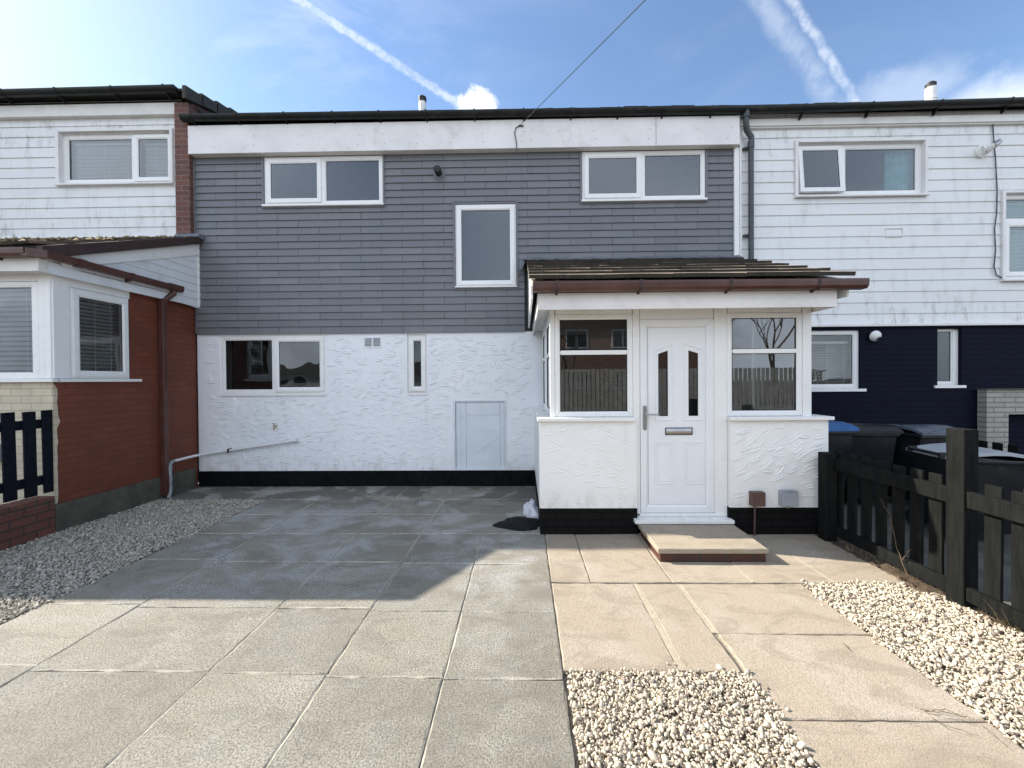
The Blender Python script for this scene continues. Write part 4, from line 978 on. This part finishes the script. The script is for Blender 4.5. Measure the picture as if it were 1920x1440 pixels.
# cables and lights on the neighbour
X_, Z_ = at(1641, 630, -.06)
SL = thing('bulkhead_light', (X_, 0, Z_), 'round white outdoor light on the navy brick wall', 'light')
mb = MB(); mb.tube([(X_, 0, Z_+.02), (X_, -.025, Z_+.02)], .055, 20); mb.build('back_plate', 'gasket', SL)
mb = MB(); K = 14; 
prf = [(.02, 0), (.066, .01), (.078, .035), (.070, .065), (.045, .085), (.0, .092)]
mb.tube([(X_+.005, -.025-b*.8, Z_-.0-b*.25+.01) for a, b in prf], [max(a, .001) for a, b in prf], 22); mb.build('lamp_cover', 'glasslamp', SL, smooth=True)
mb = MB(); mb.tube([(X_+.02, -.10, Z_-.042), (X_+.022, -.106, Z_-.046)], .030, 16); mb.build('sensor', 'gasket', SL, smooth=True)
X_, Z_ = at(1840, 284, -.03); Xe, Ze = at(1872, 268, -.24)
SC = thing('security_camera', (X_, 0, Z_), 'white tube shaped camera on a cone bracket high on the white boards', 'camera')
mb = MB(); mb.tube([(X_, -.02, Z_), (X_, -.045, Z_)], .085, 22); mb.tube([(X_, -.045, Z_), (X_+.06, -.08, Z_+.005)], [.07, .045], 20); mb.build('bracket', 'glasslamp', SC, smooth=True)
mb = MB(); mb.tube([(X_+.05, -.075, Z_), (Xe-.05, -.21, Ze-.03), (Xe-.03, -.22, Ze-.01)], [.04, .043, .04], 18); mb.build('body', 'glasslamp', SC, smooth=True)
mb = MB(); mb.tube([(Xe-.04, -.215, Ze-.02), (Xe+.03, -.235, Ze+.03)], [.045, .028], 18); mb.build('hood', 'metal', SC, smooth=True)
mb = MB(); pts = [at(x, y, -.03) for x, y in ((1868, 215), (1861, 232), (1862, 255), (1866, 300), (1869, 360), (1868, 400), (1864, 430), (1866, 470), (1863, 500), (1867, 515), (1880, 522))]
mb.tube([(p[0], -.035, p[1]) for p in pts], .007, 8)
tag(mb.build('cable', 'downpipe', smooth=True, origin=(pts[5][0], -.035, pts[5][1])), 'thin dark cable running down the white boards past the camera to the far right window', 'cable')
mb = MB(); pts = [(-.065, -.115, 5.13), (.9, -1.7, 6.05), (2.6, -4.6, 8.2), (5., -9., 12.)]
a = Vector((at(975, 235, -.14)[0], -.14, at(975, 235, -.14)[1])); rr2 = ray(1210, 0); e = Vector(CAM+rr2/rr2[2]*(5.28-1.55))
cp = []
for i in range(13):
    t = i/12*1.8; p = a.lerp(e, t); p.z += .25*max(0, t-1)**2; cp.append(p)
mb.tube(cp, .0045, 6)
q = [at(x, y, -.14) for x, y in ((975, 234), (967, 240), (965, 250), (968, 265), (969, 285))]
mb.tube([(p[0], -.138, p[1]) for p in q], .007, 6); mb.box(q[0][0]-.01, q[0][0]+.05, -.15, -.129, q[0][1]-.02, q[0][1]-.008)
tag(mb.build('telephone_cable', 'downpipe', smooth=True, origin=tuple(a)), 'overhead telephone cable fixed to the white fascia of the middle house', 'cable')

# ================================================================== LEFT-HAND NEIGHBOUR
NL = thing('terraced_house', (-7.1, 0, 0), 'left-hand terraced house with white boards beside a brick pier and a higher roof', 'house', 'terrace of two storey houses')
X3 = -9.34
l1 = rect(112, 252, 320, 337, 0); l1 = (l1[0], l1[1], 4.545, 5.27)
frL = front(.03)
mb = MB(); mb.fr = frL; wall(mb, X3, -5.06, 3.6, 5.75, [l1], -.25, .003); wall(mb, X3, -5.06, 0, 3.6, [(-8.5, -5.3, .3, 3.0)], -.25, 0.003); mb.build('wall', 'boardsL', NL, recalc=False)
mb = MB(); mb.fr = frL; shingles(mb, X3, -5.075, 3.72, 5.50, [(l1[0]-.06, l1[1]+.05, l1[2]-.055, l1[3]+.05)], .151, 3.4, .013, .002, d=.010, jit=.0006); mb.build('cladding', 'boardsL', NL, recalc=False)
mb = MB(); mb.fr = frL; mb.box(l1[0]-.06, l1[0]-.005, .004, .05, l1[2]-.03, l1[3]+.05); mb.box(l1[1]+.006, l1[1]+.045, .004, .05, l1[2]-.03, l1[3]+.05); mb.box(l1[0]-.004, l1[1]+.005, .004, .05, l1[3]+.015, l1[3]+.05)
mb.box(l1[0]-.06, l1[1]+.045, .004, .07, l1[2]-.055, l1[2]-.03); mb.build('window_surround', 'fascia', NL, bevel=.003)
mb = MB(); mb.fr = frL; mb.box(-5.085, -5.062, .0, .05, 3.70, 5.5); mb.build('corner_trim', 'fascia', NL, bevel=.003)
mb = MB(); mb.fr = frL; mb.box(X3, -5.09, 0, .055, 3.685, 3.72)
mb.build('base_trim', 'fascia', NL, bevel=.003)
mL = at(244, 290, -.0)[0]
window(NL, frL, *l1, [(l1[0]+.05, mL-.015, l1[2]+.05, l1[3]-.05, False), (mL+.035, l1[1]-.025, l1[2]+.03, l1[3]-.03, True)], d=-.02, blind=('blind_blue', 42, .058), room='darkroom', topgap=.04)
mb = MB(); mb.box(-5.06, -4.8505, -.10, .3, 3.70, 5.62); PI_ = mb.build('pier', 'brickpier', NL)
mb = MB(); mb.box(-4.8535, -4.849, -.097, -.004, 3.72, 5.60); mb.build('pier_side', 'brickpier_y', NL)
mb = MB(); mb.add([(-4.853, -.05, 5.3), (-4.853, 4, 5.3), (-4.853, 4, 6.95), (-4.853, -.05, 5.68)], [(0, 1, 2, 3)]); mb.box(-5.1, -4.86, .25, 7.8, 0, 5.5); mb.build('party_wall', 'brickpier_y', NL)
mb = MB(); mb.prism([(-4.84, -.06, 5.42), (-4.84, .6, 5.62), (-4.84, .6, 5.36), (-4.84, -.02, 5.36)], (.012, 0, 0)); mb.build('flashing', 'lead', NL)
mb = MB(); mb.box(X3, -5.062, -.055, .02, 5.49, 5.66); mb.build('fascia', 'soffit', NL, bevel=.004)
gutter_x('gutter', NL, X3, -4.95, -.17, 5.76, .068, 'black', step=.80, tilt=.03, first=.3)
house_roof(NL, X3, -4.80, -.14, 5.715, math.atan(.308), 8)
mb = MB()
L8 = 16
for i in range(L8):
    y = -.20+i*.30; z = 5.735+i*.30*.308; mb.prism([(-4.845, y-.02, z-.13), (-4.845, y+.31, z-.13+.31*.308), (-4.845, y+.31, z+.04+.31*.308-.02), (-4.845, y-.02, z+.055)], (.055, 0, 0))
mb.build('verge', 'maintile', NL, bevel=.006)
mb = MB(); mb.box(X3, XL, 7.7, 7.9, 0, 5.7); mb.build('back_wall', 'brickpier', NL)

# bay extension of the left house
B = thing('bay_extension', (-6.6, -1.86, 0), 'red painted brick bay extension with white corner windows and a mossy tiled roof', 'extension')
BX, BY = -4.87, -1.86
sw = (-1.70, -1.05, 1.60, 2.60)
frB = sidep(BX)
mb = MB(); mb.fr = frB; wall(mb, BY, -.001, .0, 2.80, [(BY-.1, -1.03, 1.585, 2.80)], -.2, 0); mb.build('wall', 'brickred', B, recalc=False)
frBf = front(BY)
mb = MB(); mb.fr = frBf; wall(mb, X3, BX-.002, .0, 1.56, [], -.15, .003); mb.build('wall', 'brickcream', B, recalc=False)
mb = MB(); mb.fr = frBf                                    # ragged edge where the cream paint laps onto the side
mb.fr = frB; q = [(BY-.002, .003, .3), (BY+.02, .003, .3)]
for i in range(18): q.append((BY+.02+random.uniform(0, .022)*(1 if i % 3 else 2)*(.4 if i < 12 else 1), .003, .32+i*.069))
q.append((BY-.002, .003, 1.555)); mb.prism(q, (0, -.002, 0)); mb.build('paint_edge', 'brickcream', B)
mb = MB(); mb.fr = frB; mb.box(BY-.01, -.06, 0, .022, -.05, .29); mb.build('plinth', 'cement', B, bevel=.006)
window(B, frB, -1.70, -1.05, 1.60, 2.58, [(-1.665, -1.085, 1.635, 2.545, True)], d=.012, blind=('blind', 20, .042), room=None)
mb = MB(); mb.fr = frB; mb.box(BY, -1.705, -.06, .016, 1.60, 2.68); mb.box(-1.704, -1.03, -.06, .010, 2.585, 2.68)
mb.box(BY-.016, BY+.10, -.12, -.061, 1.6, 2.68); mb.build('corner_post', 'upvc', B, bevel=.004)
window(B, frBf, X3+.3, -5.0, 1.60, 2.60, [(-7.7, -6.3, 1.65, 2.56, False), (-6.2, -5.06, 1.65, 2.56, False)], d=.012, blind=('blind_blue', 40, .052), room=None)
mb = MB(); mb.add([(X3, -.06, .9), (-5.0, -.06, .9), (-5.0, -.06, 2.75), (X3, -.06, 2.75)], [(0, 1, 2, 3)]); mb.add([(X3, -1.7, 1.55), (-4.95, -1.7, 1.55), (-4.95, 0, 1.55), (X3, 0, 1.55)], [(0, 1, 2, 3)]); mb.add([(X3, -1.85, 2.72), (-4.9, -1.85, 2.72), (-4.9, 0, 2.72), (X3, 0, 2.72)], [(0, 1, 2, 3)]); mb.build('interior', 'darkroom', B, recalc=False)
mb = MB(); mb.fr = frBf; mb.box(X3+.3, BX-.10, -.05, .01, 2.605, 2.70); mb.box(-4.998, BX-.001, -.06, .014, 1.6, 2.70); mb.build('window_head', 'upvc', B, bevel=.003)
mb = MB(); mb.fr = frBf; mb.box(X3+.2, BX+.05, -.02, .05, 1.563, 1.597); mb.fr = frB; mb.box(BY+.0, -.92, -.02, .05, 1.563, 1.597); mb.build('sill', 'upvc', B, bevel=.005)
# fascia, gutter
mb = MB(); mb.box(X3, -4.80, -2.03, -2.01, 2.665, 2.80); mb.box(-4.82, -4.80, -2.01, -.45, 2.665, 2.80); mb.box(X3, -4.821, -2.009, -1.85, 2.672, 2.682); mb.box(-4.868, -4.821, -1.85, -.45, 2.672, 2.682)
mb.build('fascia', 'soffit', B, bevel=.003)
gutter_x('gutter', B, X3, -4.82, -2.085, 2.868, .05, 'brown', step=.9, square=True, first=.5)
def gy(mb, x, y0, y1, z, r, sides=6):
    prof = [(-r, 0), (-r*.93, -r*1.2), (-r*.5, -r*1.6), (r*.6, -r*1.6), (r, -r*1.1), (r, 0)]
    vs = [(x+a, yy, z+b) for yy in (y0, y1) for a, b in prof]; k_ = 6
    mb.add(vs, [(i, i+1, k_+i+1, k_+i) for i in range(5)]+[(0, 1, 2, 3, 4, 5), (6, 7, 8, 9, 10, 11)])
mb = MB(); gy(mb, -4.75, -1.985, -.46, 2.868, .045); gy(mb, -4.75, -.62, -.40, 2.878, .052); gy(mb, -4.75, -1.74, -1.66, 2.872, .052); gy(mb, -4.75, -1.16, -1.11, 2.872, .052)
mb.prism([(-4.86, -2.125, 2.868), (-4.80, -2.125, 2.868), (-4.705, -2.03, 2.868), (-4.705, -1.98, 2.868), (-4.80, -1.98, 2.868), (-4.86, -2.03, 2.868)], (0, 0, -.075))
for y in (-1.14,): mb.prism([(-4.80, y-.015, 2.80), (-4.80, y-.015, 2.77), (-4.74, y-.015, 2.775), (-4.72, y-.015, 2.80)], (0, .03, 0))
mb.build('gutter', 'brown', B, recalc=False)
# downpipe
mb = MB(); mb.tube([(-4.755, -.51, 2.81), (-4.755, -.51, 2.76), (-4.79, -.58, 2.68), (-4.815, -.62, 2.64), (-4.815, -.62, 2.56)], .035, 12)
for z0_, z1_, s_ in ((.06, 2.66, .032), (2.55, 2.67, .037), (.98, 1.0, .036), (.05, .30, .037)): mb.box(-4.815-s_, -4.815+s_, -.62-s_, -.62+s_, z0_, z1_)
mb.build('downpipe', 'brown', B, bevel=.006)
# gable panel in boards under the verge
def yr(z): return (z-2.855)/.390-2.02
zt = lambda y: 2.862+(y+2.0)*.390
mb = MB(); mb.add([(-4.80, -1.95, 2.79), (-4.80, -.005, 2.64), (-4.80, -.005, zt(0)-.03), (-4.80, -1.95, zt(-1.95)-.03)], [(0, 1, 2, 3)])
z = 2.66
while z < 3.6:
    ya = max(-1.95, (z+.10-2.862+.06)/.390-2.0)
    if ya < -.06: mb.add([(-4.792, ya, z+.003), (-4.792, -.045, z+.003), (-4.797, -.045, z+.103), (-4.797, ya+.0, z+.103)], [(0, 1, 2, 3)]); mb.add([(-4.792, ya, z+.003), (-4.792, -.045, z+.003), (-4.799, -.045, z+.003), (-4.799, ya, z+.003)], [(0, 1, 2, 3)])
    z += .108
mb.build('gable_boards', 'boardsG', B, recalc=False)
mb = MB(); mb.box(-4.80, -4.78, -.044, -.004, 2.66, 3.60)
mb.prism([(-4.80, -2.02, zt(-2.02)-.03), (-4.80, -.045, zt(-.045)-.03), (-4.80, -.045, zt(-.045)-.20), (-4.80, -1.72, zt(-1.72)-.18), (-4.80, -2.02, zt(-2.02)-.06)], (.022, 0, 0)); mb.build('bargeboard', 'upvc', B, bevel=.002)
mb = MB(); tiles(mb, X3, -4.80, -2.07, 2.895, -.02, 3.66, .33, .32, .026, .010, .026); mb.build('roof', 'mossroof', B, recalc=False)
mb = MB(); mb.prism([(-4.80, -1.90, zt(-1.90)-.06), (-4.80, -.03, zt(-.03)-.035), (-4.80, -.03, zt(-.03)+.075), (-4.80, -2.05, zt(-2.05)+.065), (-4.80, -2.05, zt(-2.05)-.0)], (.075, 0, 0)); mb.build('verge', 'verge', B, bevel=.004)
mb = MB(); mb.prism([(-5.06, -.0, 3.735), (-5.06, -.12, 3.715), (-5.06, -.16, 3.66), (-5.06, -.0, 3.64)], (.36, 0, 0)); mb.build('flashing', 'lead', B, bevel=.01)
mb = MB()
for i in range(420):
    s_ = random.random()**.8; x = random.uniform(X3+.5, -4.80); y = -2.08+s_*2.0; z = 2.895+s_*.75+.05; rx = random.uniform(.015, .06); K = 7
    vs = [(x, y, z+rx*.38)]+[(x+rx*math.cos(2*math.pi*k_/K)*random.uniform(.7, 1.2), y+rx*.8*math.sin(2*math.pi*k_/K), z-.02) for k_ in range(K)]
    mb.add(vs, [(0, 1+k_, 1+(k_+1) % K) for k_ in range(K)])
mo = mb.build('moss', 'moss', B, smooth=True); mo['kind'] = 'stuff'
mb = MB(); q = rect(-14, 832, 7, 863, BY); mb.box(q[0], q[1], BY-.11, BY-.004, q[2], q[3]); tag(mb.build('meter_box', 'greybox', bevel=.01, origin=(q[0], BY, q[2])), 'pale grey box on the cream brick wall behind the left pickets', 'utility box')

# house further left, out of frame: its roof throws the near edge of the shade
H3 = 6.0; X3v = -1.10-KX*H3; Y3 = -3.06+KY*H3
TH = thing('terraced_house', (-13, 0, 0), 'taller terraced house beyond the left edge of the photograph', 'house', 'terrace of two storey houses')
mb = MB(); mb.box(-17, X3v-.02, Y3+.25, Y3+2.4, 0, H3-.15); mb.build('wall', 'brickpier', TH)
mb = MB(); p3 = .4985; yb = Y3+1.3; mb.prism([(-17, Y3, H3), (-17, yb, H3+1.3*p3), (-17, Y3+2.6, H3), (-17, Y3+2.6, H3-.12), (-17, Y3, H3-.12)], (17+X3v, 0, 0)); mb.build('roof', 'maintile', TH)

# ------------------------------------------------------------------ garden wall + picket fence on the left
mb = MB(); mb.box(-5.03, -4.855, -6.3, -1.875, -.05, .29)
GW = thing('garden_wall', (-5.04, -3.0, 0), 'low red brick garden wall carrying the navy picket fence', 'wall')
mb.build('brickwork', 'brickwall', GW)
mb = MB(); y = -1.88; 
while y > -6.3:
    mb.box(-5.035, -4.85+random.uniform(-.003, .003), y-.068, y, .294, .388+random.uniform(-.003, .003), random.random()); y -= .082
mb.build('coping', 'brickwall', GW, bevel=.005)
mb = MB(); mb.box(-5.025, -4.857, -6.3, -1.885, .291, .380); mb.build('mortar_bed', 'cement', GW)
LF = thing('picket_fence', (-5.04, -3, .39), 'navy picket fence standing on the low brick wall on the left', 'fence', 'picket fences')
mb = MB(); mb.box(-4.945, -4.90, -2.62, -1.88, 1.095, 1.185); mb.build('rail', 'navyfence', LF, bevel=.003)
mb = MB(); mb.box(-4.945, -4.90, -2.62, -1.88, .52, .61); mb.build('rail', 'navyfence', LF, bevel=.003)
mb = MB(); mb.box(-.010, .010, -.050, .050, 0, .845)
P0 = mb.build('picket', 'navyfence', LF, bevel=.003, origin=(0, 0, 0)); P0.location = Vector((-4.888, -1.893, .43))-Vector(LF['_loc'])
ys = [-1.893-.160*i for i in range(5)]
for i, y in enumerate(ys):
    o = P0 if i == 0 else P0.copy()
    if i: COL.objects.link(o); o.parent = LF
    o.location = Vector((-4.888+random.uniform(-.002, .002), y, .43+random.uniform(-.006, .006)))-Vector(LF['_loc']); o.rotation_euler = (random.uniform(-.012, .012), 0, 0)

# ------------------------------------------------------------------ charcoal fence on the right
RF = thing('picket_fence', (2.97, -3.15, 0), 'charcoal picket fence with thick posts beside the cream gravel on the right', 'fence', 'picket fences')
for (y0, y1) in ((-3.12, -1.96), (-4.85, -3.25), (-6.4, -5.0)):
    for z0_, z1_ in ((.682, .79), (.060, .152)):
        mb = MB(); mb.box(2.925, 2.965, y0, y1, z0_, z1_); mb.build('rail', 'fence', RF, bevel=.004)
for (x0, x1, y0, y1, z1_) in ((2.845, 2.955, -2.10, -1.99, .835), (2.915, 3.015, -3.245, -3.125, 1.20), (2.905, 3.03, -5.0, -4.85, 1.20)):
    mb = MB(); mb.box(x0, x1, y0, y1, -.06, z1_); mb.build('post', 'fence', RF, bevel=.008)
mb = MB(); mb.box(0, .020, -.048, .048, 0, .80); P1 = mb.build('picket', 'fence', RF, bevel=.003, origin=(0, 0, 0))
ys = [-2.088-.1525*i for i in range(7)]+[-3.36-.1525*i for i in range(10)]+[-5.08-.1525*i for i in range(8)]
for i, y in enumerate(ys):
    o = P1 if i == 0 else P1.copy()
    if i: COL.objects.link(o); o.parent = RF
    o.location = Vector((2.967, y, .055+random.uniform(-.008, .004)))-Vector(RF['_loc']); o.rotation_euler = (random.uniform(-.012, .012), 0, 0)
# ------------------------------------------------------------------ bins and things next door
def wheelie(x, y, rz, lid, label, h=1.0, s=1.):
    t = thing('wheelie_bin', (x, y, 0), label, 'bin', 'wheelie bins behind the fence'); t.rotation_euler = (0, 0, rz)
    def bld(mb, name, m, **k_):
        o = mb.build(name, m, None, origin=(0, 0, 0), **k_); o.parent = t; o['_loc'] = (0, 0, 0); return o
    mb = MB(); w0, w1_, d0, d1 = .20, .255, .22, .30
    vs = [(-w0, -d0, .10), (w0, -d0, .10), (w0, d0, .06), (-w0, d0, .06), (-w1_, -d1, h-.06), (w1_, -d1, h-.06), (w1_, d1, h-.02), (-w1_, d1, h-.02)]
    mb.add(vs, [(0, 3, 2, 1), (4, 5, 6, 7), (0, 1, 5, 4), (1, 2, 6, 5), (2, 3, 7, 6), (3, 0, 4, 7)])
    mb.box(-.275, .275, -.32, -.29, h-.10, h-.04); mb.box(-.275, -.25, -.29, .30, h-.09, h-.05); mb.box(.25, .275, -.29, .30, h-.09, h-.05)
    bld(mb, 'body', 'bin_black', bevel=.012)
    mb = MB(); n = 6
    for i in range(n):
        y0, y1 = -.34+.66*i/n, -.34+.66*(i+1)/n; z0 = h-.03+.055*math.sin(math.pi*(i/n)**.8); z1 = h-.03+.055*math.sin(math.pi*((i+1)/n)**.8)
        mb.add([(-.285, y0, z0), (.285, y0, z0), (.285, y1, z1), (-.285, y1, z1), (-.285, y0, z0-.03), (.285, y0, z0-.03), (.285, y1, z1-.03), (-.285, y1, z1-.03)], [(0, 1, 2, 3), (7, 6, 5, 4), (0, 3, 7, 4), (1, 5, 6, 2)]+([(0, 4, 5, 1)] if i == 0 else [])+([(3, 2, 6, 7)] if i == n-1 else []))
    bld(mb, 'lid', lid, smooth=True)
    mb = MB(); mb.tube([(-.2, .35, h-.02), (.2, .35, h-.02)], .015, 10); mb.box(-.21, -.19, .28, .36, h-.05, h); mb.box(.19, .21, .28, .36, h-.05, h); bld(mb, 'handle', 'bin_black')
    for sx in (-1, 1):
        mb = MB(); mb.tube([(sx*.21, .25, .10), (sx*.26, .25, .10)], .10, 20); bld(mb, 'wheel', 'gasket', smooth=True)
    return t
wheelie(3.52, -.95, R(4), 'bin_blue', 'black wheelie bin with a blue lid, next to the porch corner', 1.0)
wheelie(4.12, -.85, R(-5), 'bin_black', 'all black wheelie bin, second from the porch, next to the blue lidded one', .96)
wheelie(4.74, -.95, R(6), 'bin_grey', 'black wheelie bin with a slate grey lid, third from the porch', .95)
wheelie(4.30, -1.95, R(80), 'bin_pale', 'wheelie bin with a pale grey lid closest to the tall fence post', .84)
# low pale brick bin store of the next house
BS = thing('brick_store', (7.2, -.3, 0), 'low pale brick store with a dark doorway against the navy wall', 'outbuilding')
mb = MB(); mb.fr = front(-.14); wall(mb, 6.50, 8.4, 0, 1.36, [(6.80, 7.6, 0, 1.02)], -.12, 0); mb.build('wall', 'blockpale', BS, recalc=False)
mb = MB(); mb.box(6.49, 8.45, -.16, 0, 1.362, 1.38); mb.build('coping', 'cement', BS, bevel=.006)
# second fence between next door and the one beyond
SF = thing('picket_fence', (5.2, -2.6, 0), 'dark picket fence on the far side of the next garden', 'fence', 'picket fences')
for z0_, z1_ in ((.60, .69), (.15, .23)):
    mb = MB(); mb.box(3.4, 6.2, -3.02, -2.985, z0_, z1_) if False else mb.box(5.18, 5.215, -5.6, -1.2, z0_, z1_); mb.build('rail', 'fence', SF, bevel=.003)
for i in range(30):
    if i == 0:
        mb = MB(); mb.box(0, .018, -.045, .045, 0, .78); Q0 = mb.build('picket', 'fence', SF, origin=(0, 0, 0)); o = Q0
    else: o = Q0.copy(); COL.objects.link(o); o.parent = SF
    o.location = Vector((5.216, -1.25-.148*i, .04))-Vector(SF['_loc'])

# ------------------------------------------------------------------ loose things
def blob(name, m, c, r, label, cat, seed, amp=.25, flat=1.):
    bm = bmesh.new(); bmesh.ops.create_icosphere(bm, subdivisions=4, radius=1); rs = np.random.default_rng(seed); ks = rs.normal(size=(9, 3))*2.6; ph = rs.uniform(0, 6, 9)
    for v_ in bm.verts:
        p = np.array(v_.co[:]); k_ = 1+amp*sum(math.sin(ks[i]@p+ph[i])/(1+i*.35) for i in range(9))*.35+amp*.12*math.sin(9*p[0]+7*p[2]+5*p[1]); q = p*k_
        z = q[2] if q[2] > 0 else q[2]*.25
        v_.co = (q[0]*r[0], q[1]*r[1], max(-.03, z*r[2]))
    me = bpy.data.meshes.new(name); bm.to_mesh(me); bm.free(); me.polygons.foreach_set('use_smooth', [True]*len(me.polygons)); me.materials.append(MT[m])
    o = bpy.data.objects.new(name, me); COL.objects.link(o); o.location = c; tag(o, label, cat); return o
gx, gy_ = atg(1000, 962); blob('sack', 'sack', (.09, -1.22, .0), (.10, .2, .14), 'crumpled white sack tucked behind the corner of the porch', 'sack', 3)
blob('black_sack', 'blacksack', (-.06, -1.62, .0), (.25, .17, .04), 'flattened black sack lying on the slabs by the porch corner', 'sack', 5, .3)
def twig(pts, r, label, mat_='dust'):
    mb = MB()
    for p in pts:
        q = []
        for i in range(len(p)-1):
            a, b = Vector(p[i]), Vector(p[i+1])
            for t in range(4): q.append(a.lerp(b, t/4)+Vector((random.uniform(-1, 1), random.uniform(-1, 1), random.uniform(-.5, .5)))*.006)
        q.append(Vector(p[-1])); mb.tube(q, [r*(1-.6*i/len(q)) for i in range(len(q))], 6)
    return tag(mb.build('twig', mat_, origin=pts[0][0]), label, 'twig')
def gp(zx, zy, z=.012): x, y = atg(1280+zx/3, 1040+zy/3); return (x, y, z)
twig([[gp(1350, 890), gp(1500, 930, .03), gp(1640, 960, .03), gp(1830, 1100)], [gp(1400, 930), gp(1470, 980, .02), gp(1670, 1035)], [gp(1360, 892), gp(1480, 905, .03), gp(1600, 945, .02)]], .0016, 'thin dark twig lying across the lowest joint of the buff path')
twig([[gp(905, 512), gp(940, 548)]], .0022, 'tiny dark twig lying in the middle of the buff slab')
twig([[(2.90, -2.86, .05), (2.90, -2.78, .22), (2.91, -2.70, .45), (2.91, -2.62, .56)], [(2.90, -2.82, .14), (2.89, -2.90, .26)]], .004, 'bare stem leaning against the fence pickets')
mb = MB()
for i in range(420):
    x = random.uniform(2.88, 3.12); y = random.choice((random.uniform(-3.3, -2.3), random.gauss(-3.45, .06), random.uniform(-3.2, -2.6))); h = random.uniform(.02, .10)*(1.6 if y < -3.38 else .7); a = random.uniform(0, 6.3); w_ = .0022
    dx_, dy_ = math.cos(a)*h*.6, math.sin(a)*h*.6
    mb.add([(x-w_, y, 0), (x+w_, y, 0), (x+dx_*.4+w_*.6, y+dy_*.4, h*.6), (x+dx_*.4-w_*.6, y+dy_*.4, h*.6), (x+dx_, y+dy_, h)], [(0, 1, 2, 3), (3, 2, 4)])
tag(mb.build('dry_grass', 'drygrass', recalc=False), 'dry grass and weeds along the foot of the charcoal fence', 'grass', kind='stuff')

# ================================================================== ACROSS THE ROAD (seen mirrored in the glass)
OF = thing('board_fence', (0, -13.5, 0), 'close board fence on the far side of the road', 'fence')
mb = MB(); x = -3.
while x < 14: mb.box(x, x+.13, -13.5-.02, -13.5+random.uniform(-.004, .004), 0, 1.95+random.uniform(-.01, .01), random.random()); x += .17
mb.build('boards', 'oppfence', OF)
OH = thing('brick_house', (5, -22, 0), 'brick house across the road', 'house')
mb = MB(); mb.box(1.0, 11, -30, -22, 0, 5.2); mb.build('wall', 'brickopp', OH)
mb = MB(); mb.prism([(.7, -21.6, 5.1), (.7, -30.4, 5.1), (.7, -26, 7.6)], (10.6, 0, 0)); mb.build('roof', 'maintile', OH)
for x in (2.5, 5.2, 8.2):
    for z in (1.0, 3.4):
        mb = MB(); mb.box(x, x+1.3, -22.0, -21.96, z, z+1.1); W_ = mb.build('window', 'upvc', OH)
        mb = MB(); mb.box(x+.07, x+.62, -21.955, -21.95, z+.07, z+1.03); mb.box(x+.68, x+1.23, -21.955, -21.95, z+.07, z+1.03); mb.build('pane', 'gasket', W_)
OW = thing('rendered_house', (-30, -55, 0), 'pale rendered house across the road', 'house')
mb = MB(); mb.box(-60, -10, -61, -55, 0, 2.7); mb.build('wall', 'opprender', OW)
mb = MB(); mb.prism([(-60.3, -54.6, 2.6), (-60.3, -61.4, 2.6), (-60.3, -58, 4.2)], (50.6, 0, 0)); mb.build('roof', 'maintile', OW)
for x in (-56, -50, -45, -40.5, -37.5, -34.5, -30, -25, -20, -15):
    mb = MB(); mb.box(x, x+1.4, -55, -54.95, 1.0, 2.1); W_ = mb.build('window', 'upvc', OW)
    mb = MB(); mb.box(x+.1, x+1.3, -54.945, -54.94, 1.1, 2.0); mb.build('pane', 'gasket', W_)
def tree(x, y, h, label, seed):
    rs = random.Random(seed); T = thing('bare_tree', (x, y, 0), label, 'tree'); mb = MB(); mc = MB()
    def br(p, d, l_, r_, dep):
        q = [p]; dd = d.copy()
        for i in range(3):
            dd = (dd+Vector((rs.uniform(-.18, .18), rs.uniform(-.18, .18), rs.uniform(-.05, .12)))).normalized(); q.append(q[-1]+dd*l_/3)
        (mb if dep == 0 else mc).tube(q, [r_, r_*.9, r_*.8, r_*.65], 6 if dep < 2 else 4, cap=False)
        if dep >= 5: return
        for i in range(3 if dep < 3 else 2):
            a = Vector((rs.uniform(-1, 1), rs.uniform(-1, 1), rs.uniform(-.1, .9))).normalized(); br(q[rs.choice((2, 3, 3))], (dd*.9+a*.75).normalized(), l_*rs.uniform(.6, .8), r_*.6, dep+1)
    br(Vector((x, y, 0)), Vector((0, 0, 1)), h*.30, h*.011, 0); mb.build('trunk', 'bark', T); mc.build('crown', 'bark', T, recalc=False)
tree(2.2, -17, 8.5, 'bare tree behind the board fence across the road', 3); tree(8.5, -16.5, 8., 'wide bare tree at the right end of the board fence across the road', 8); tree(13, -19, 9, 'tall bare tree beyond the fence across the road', 12)

for o in bpy.data.objects:
    if '_loc' in o: del o['_loc']
sc.render.resolution_x, sc.render.resolution_y = 1024, 768
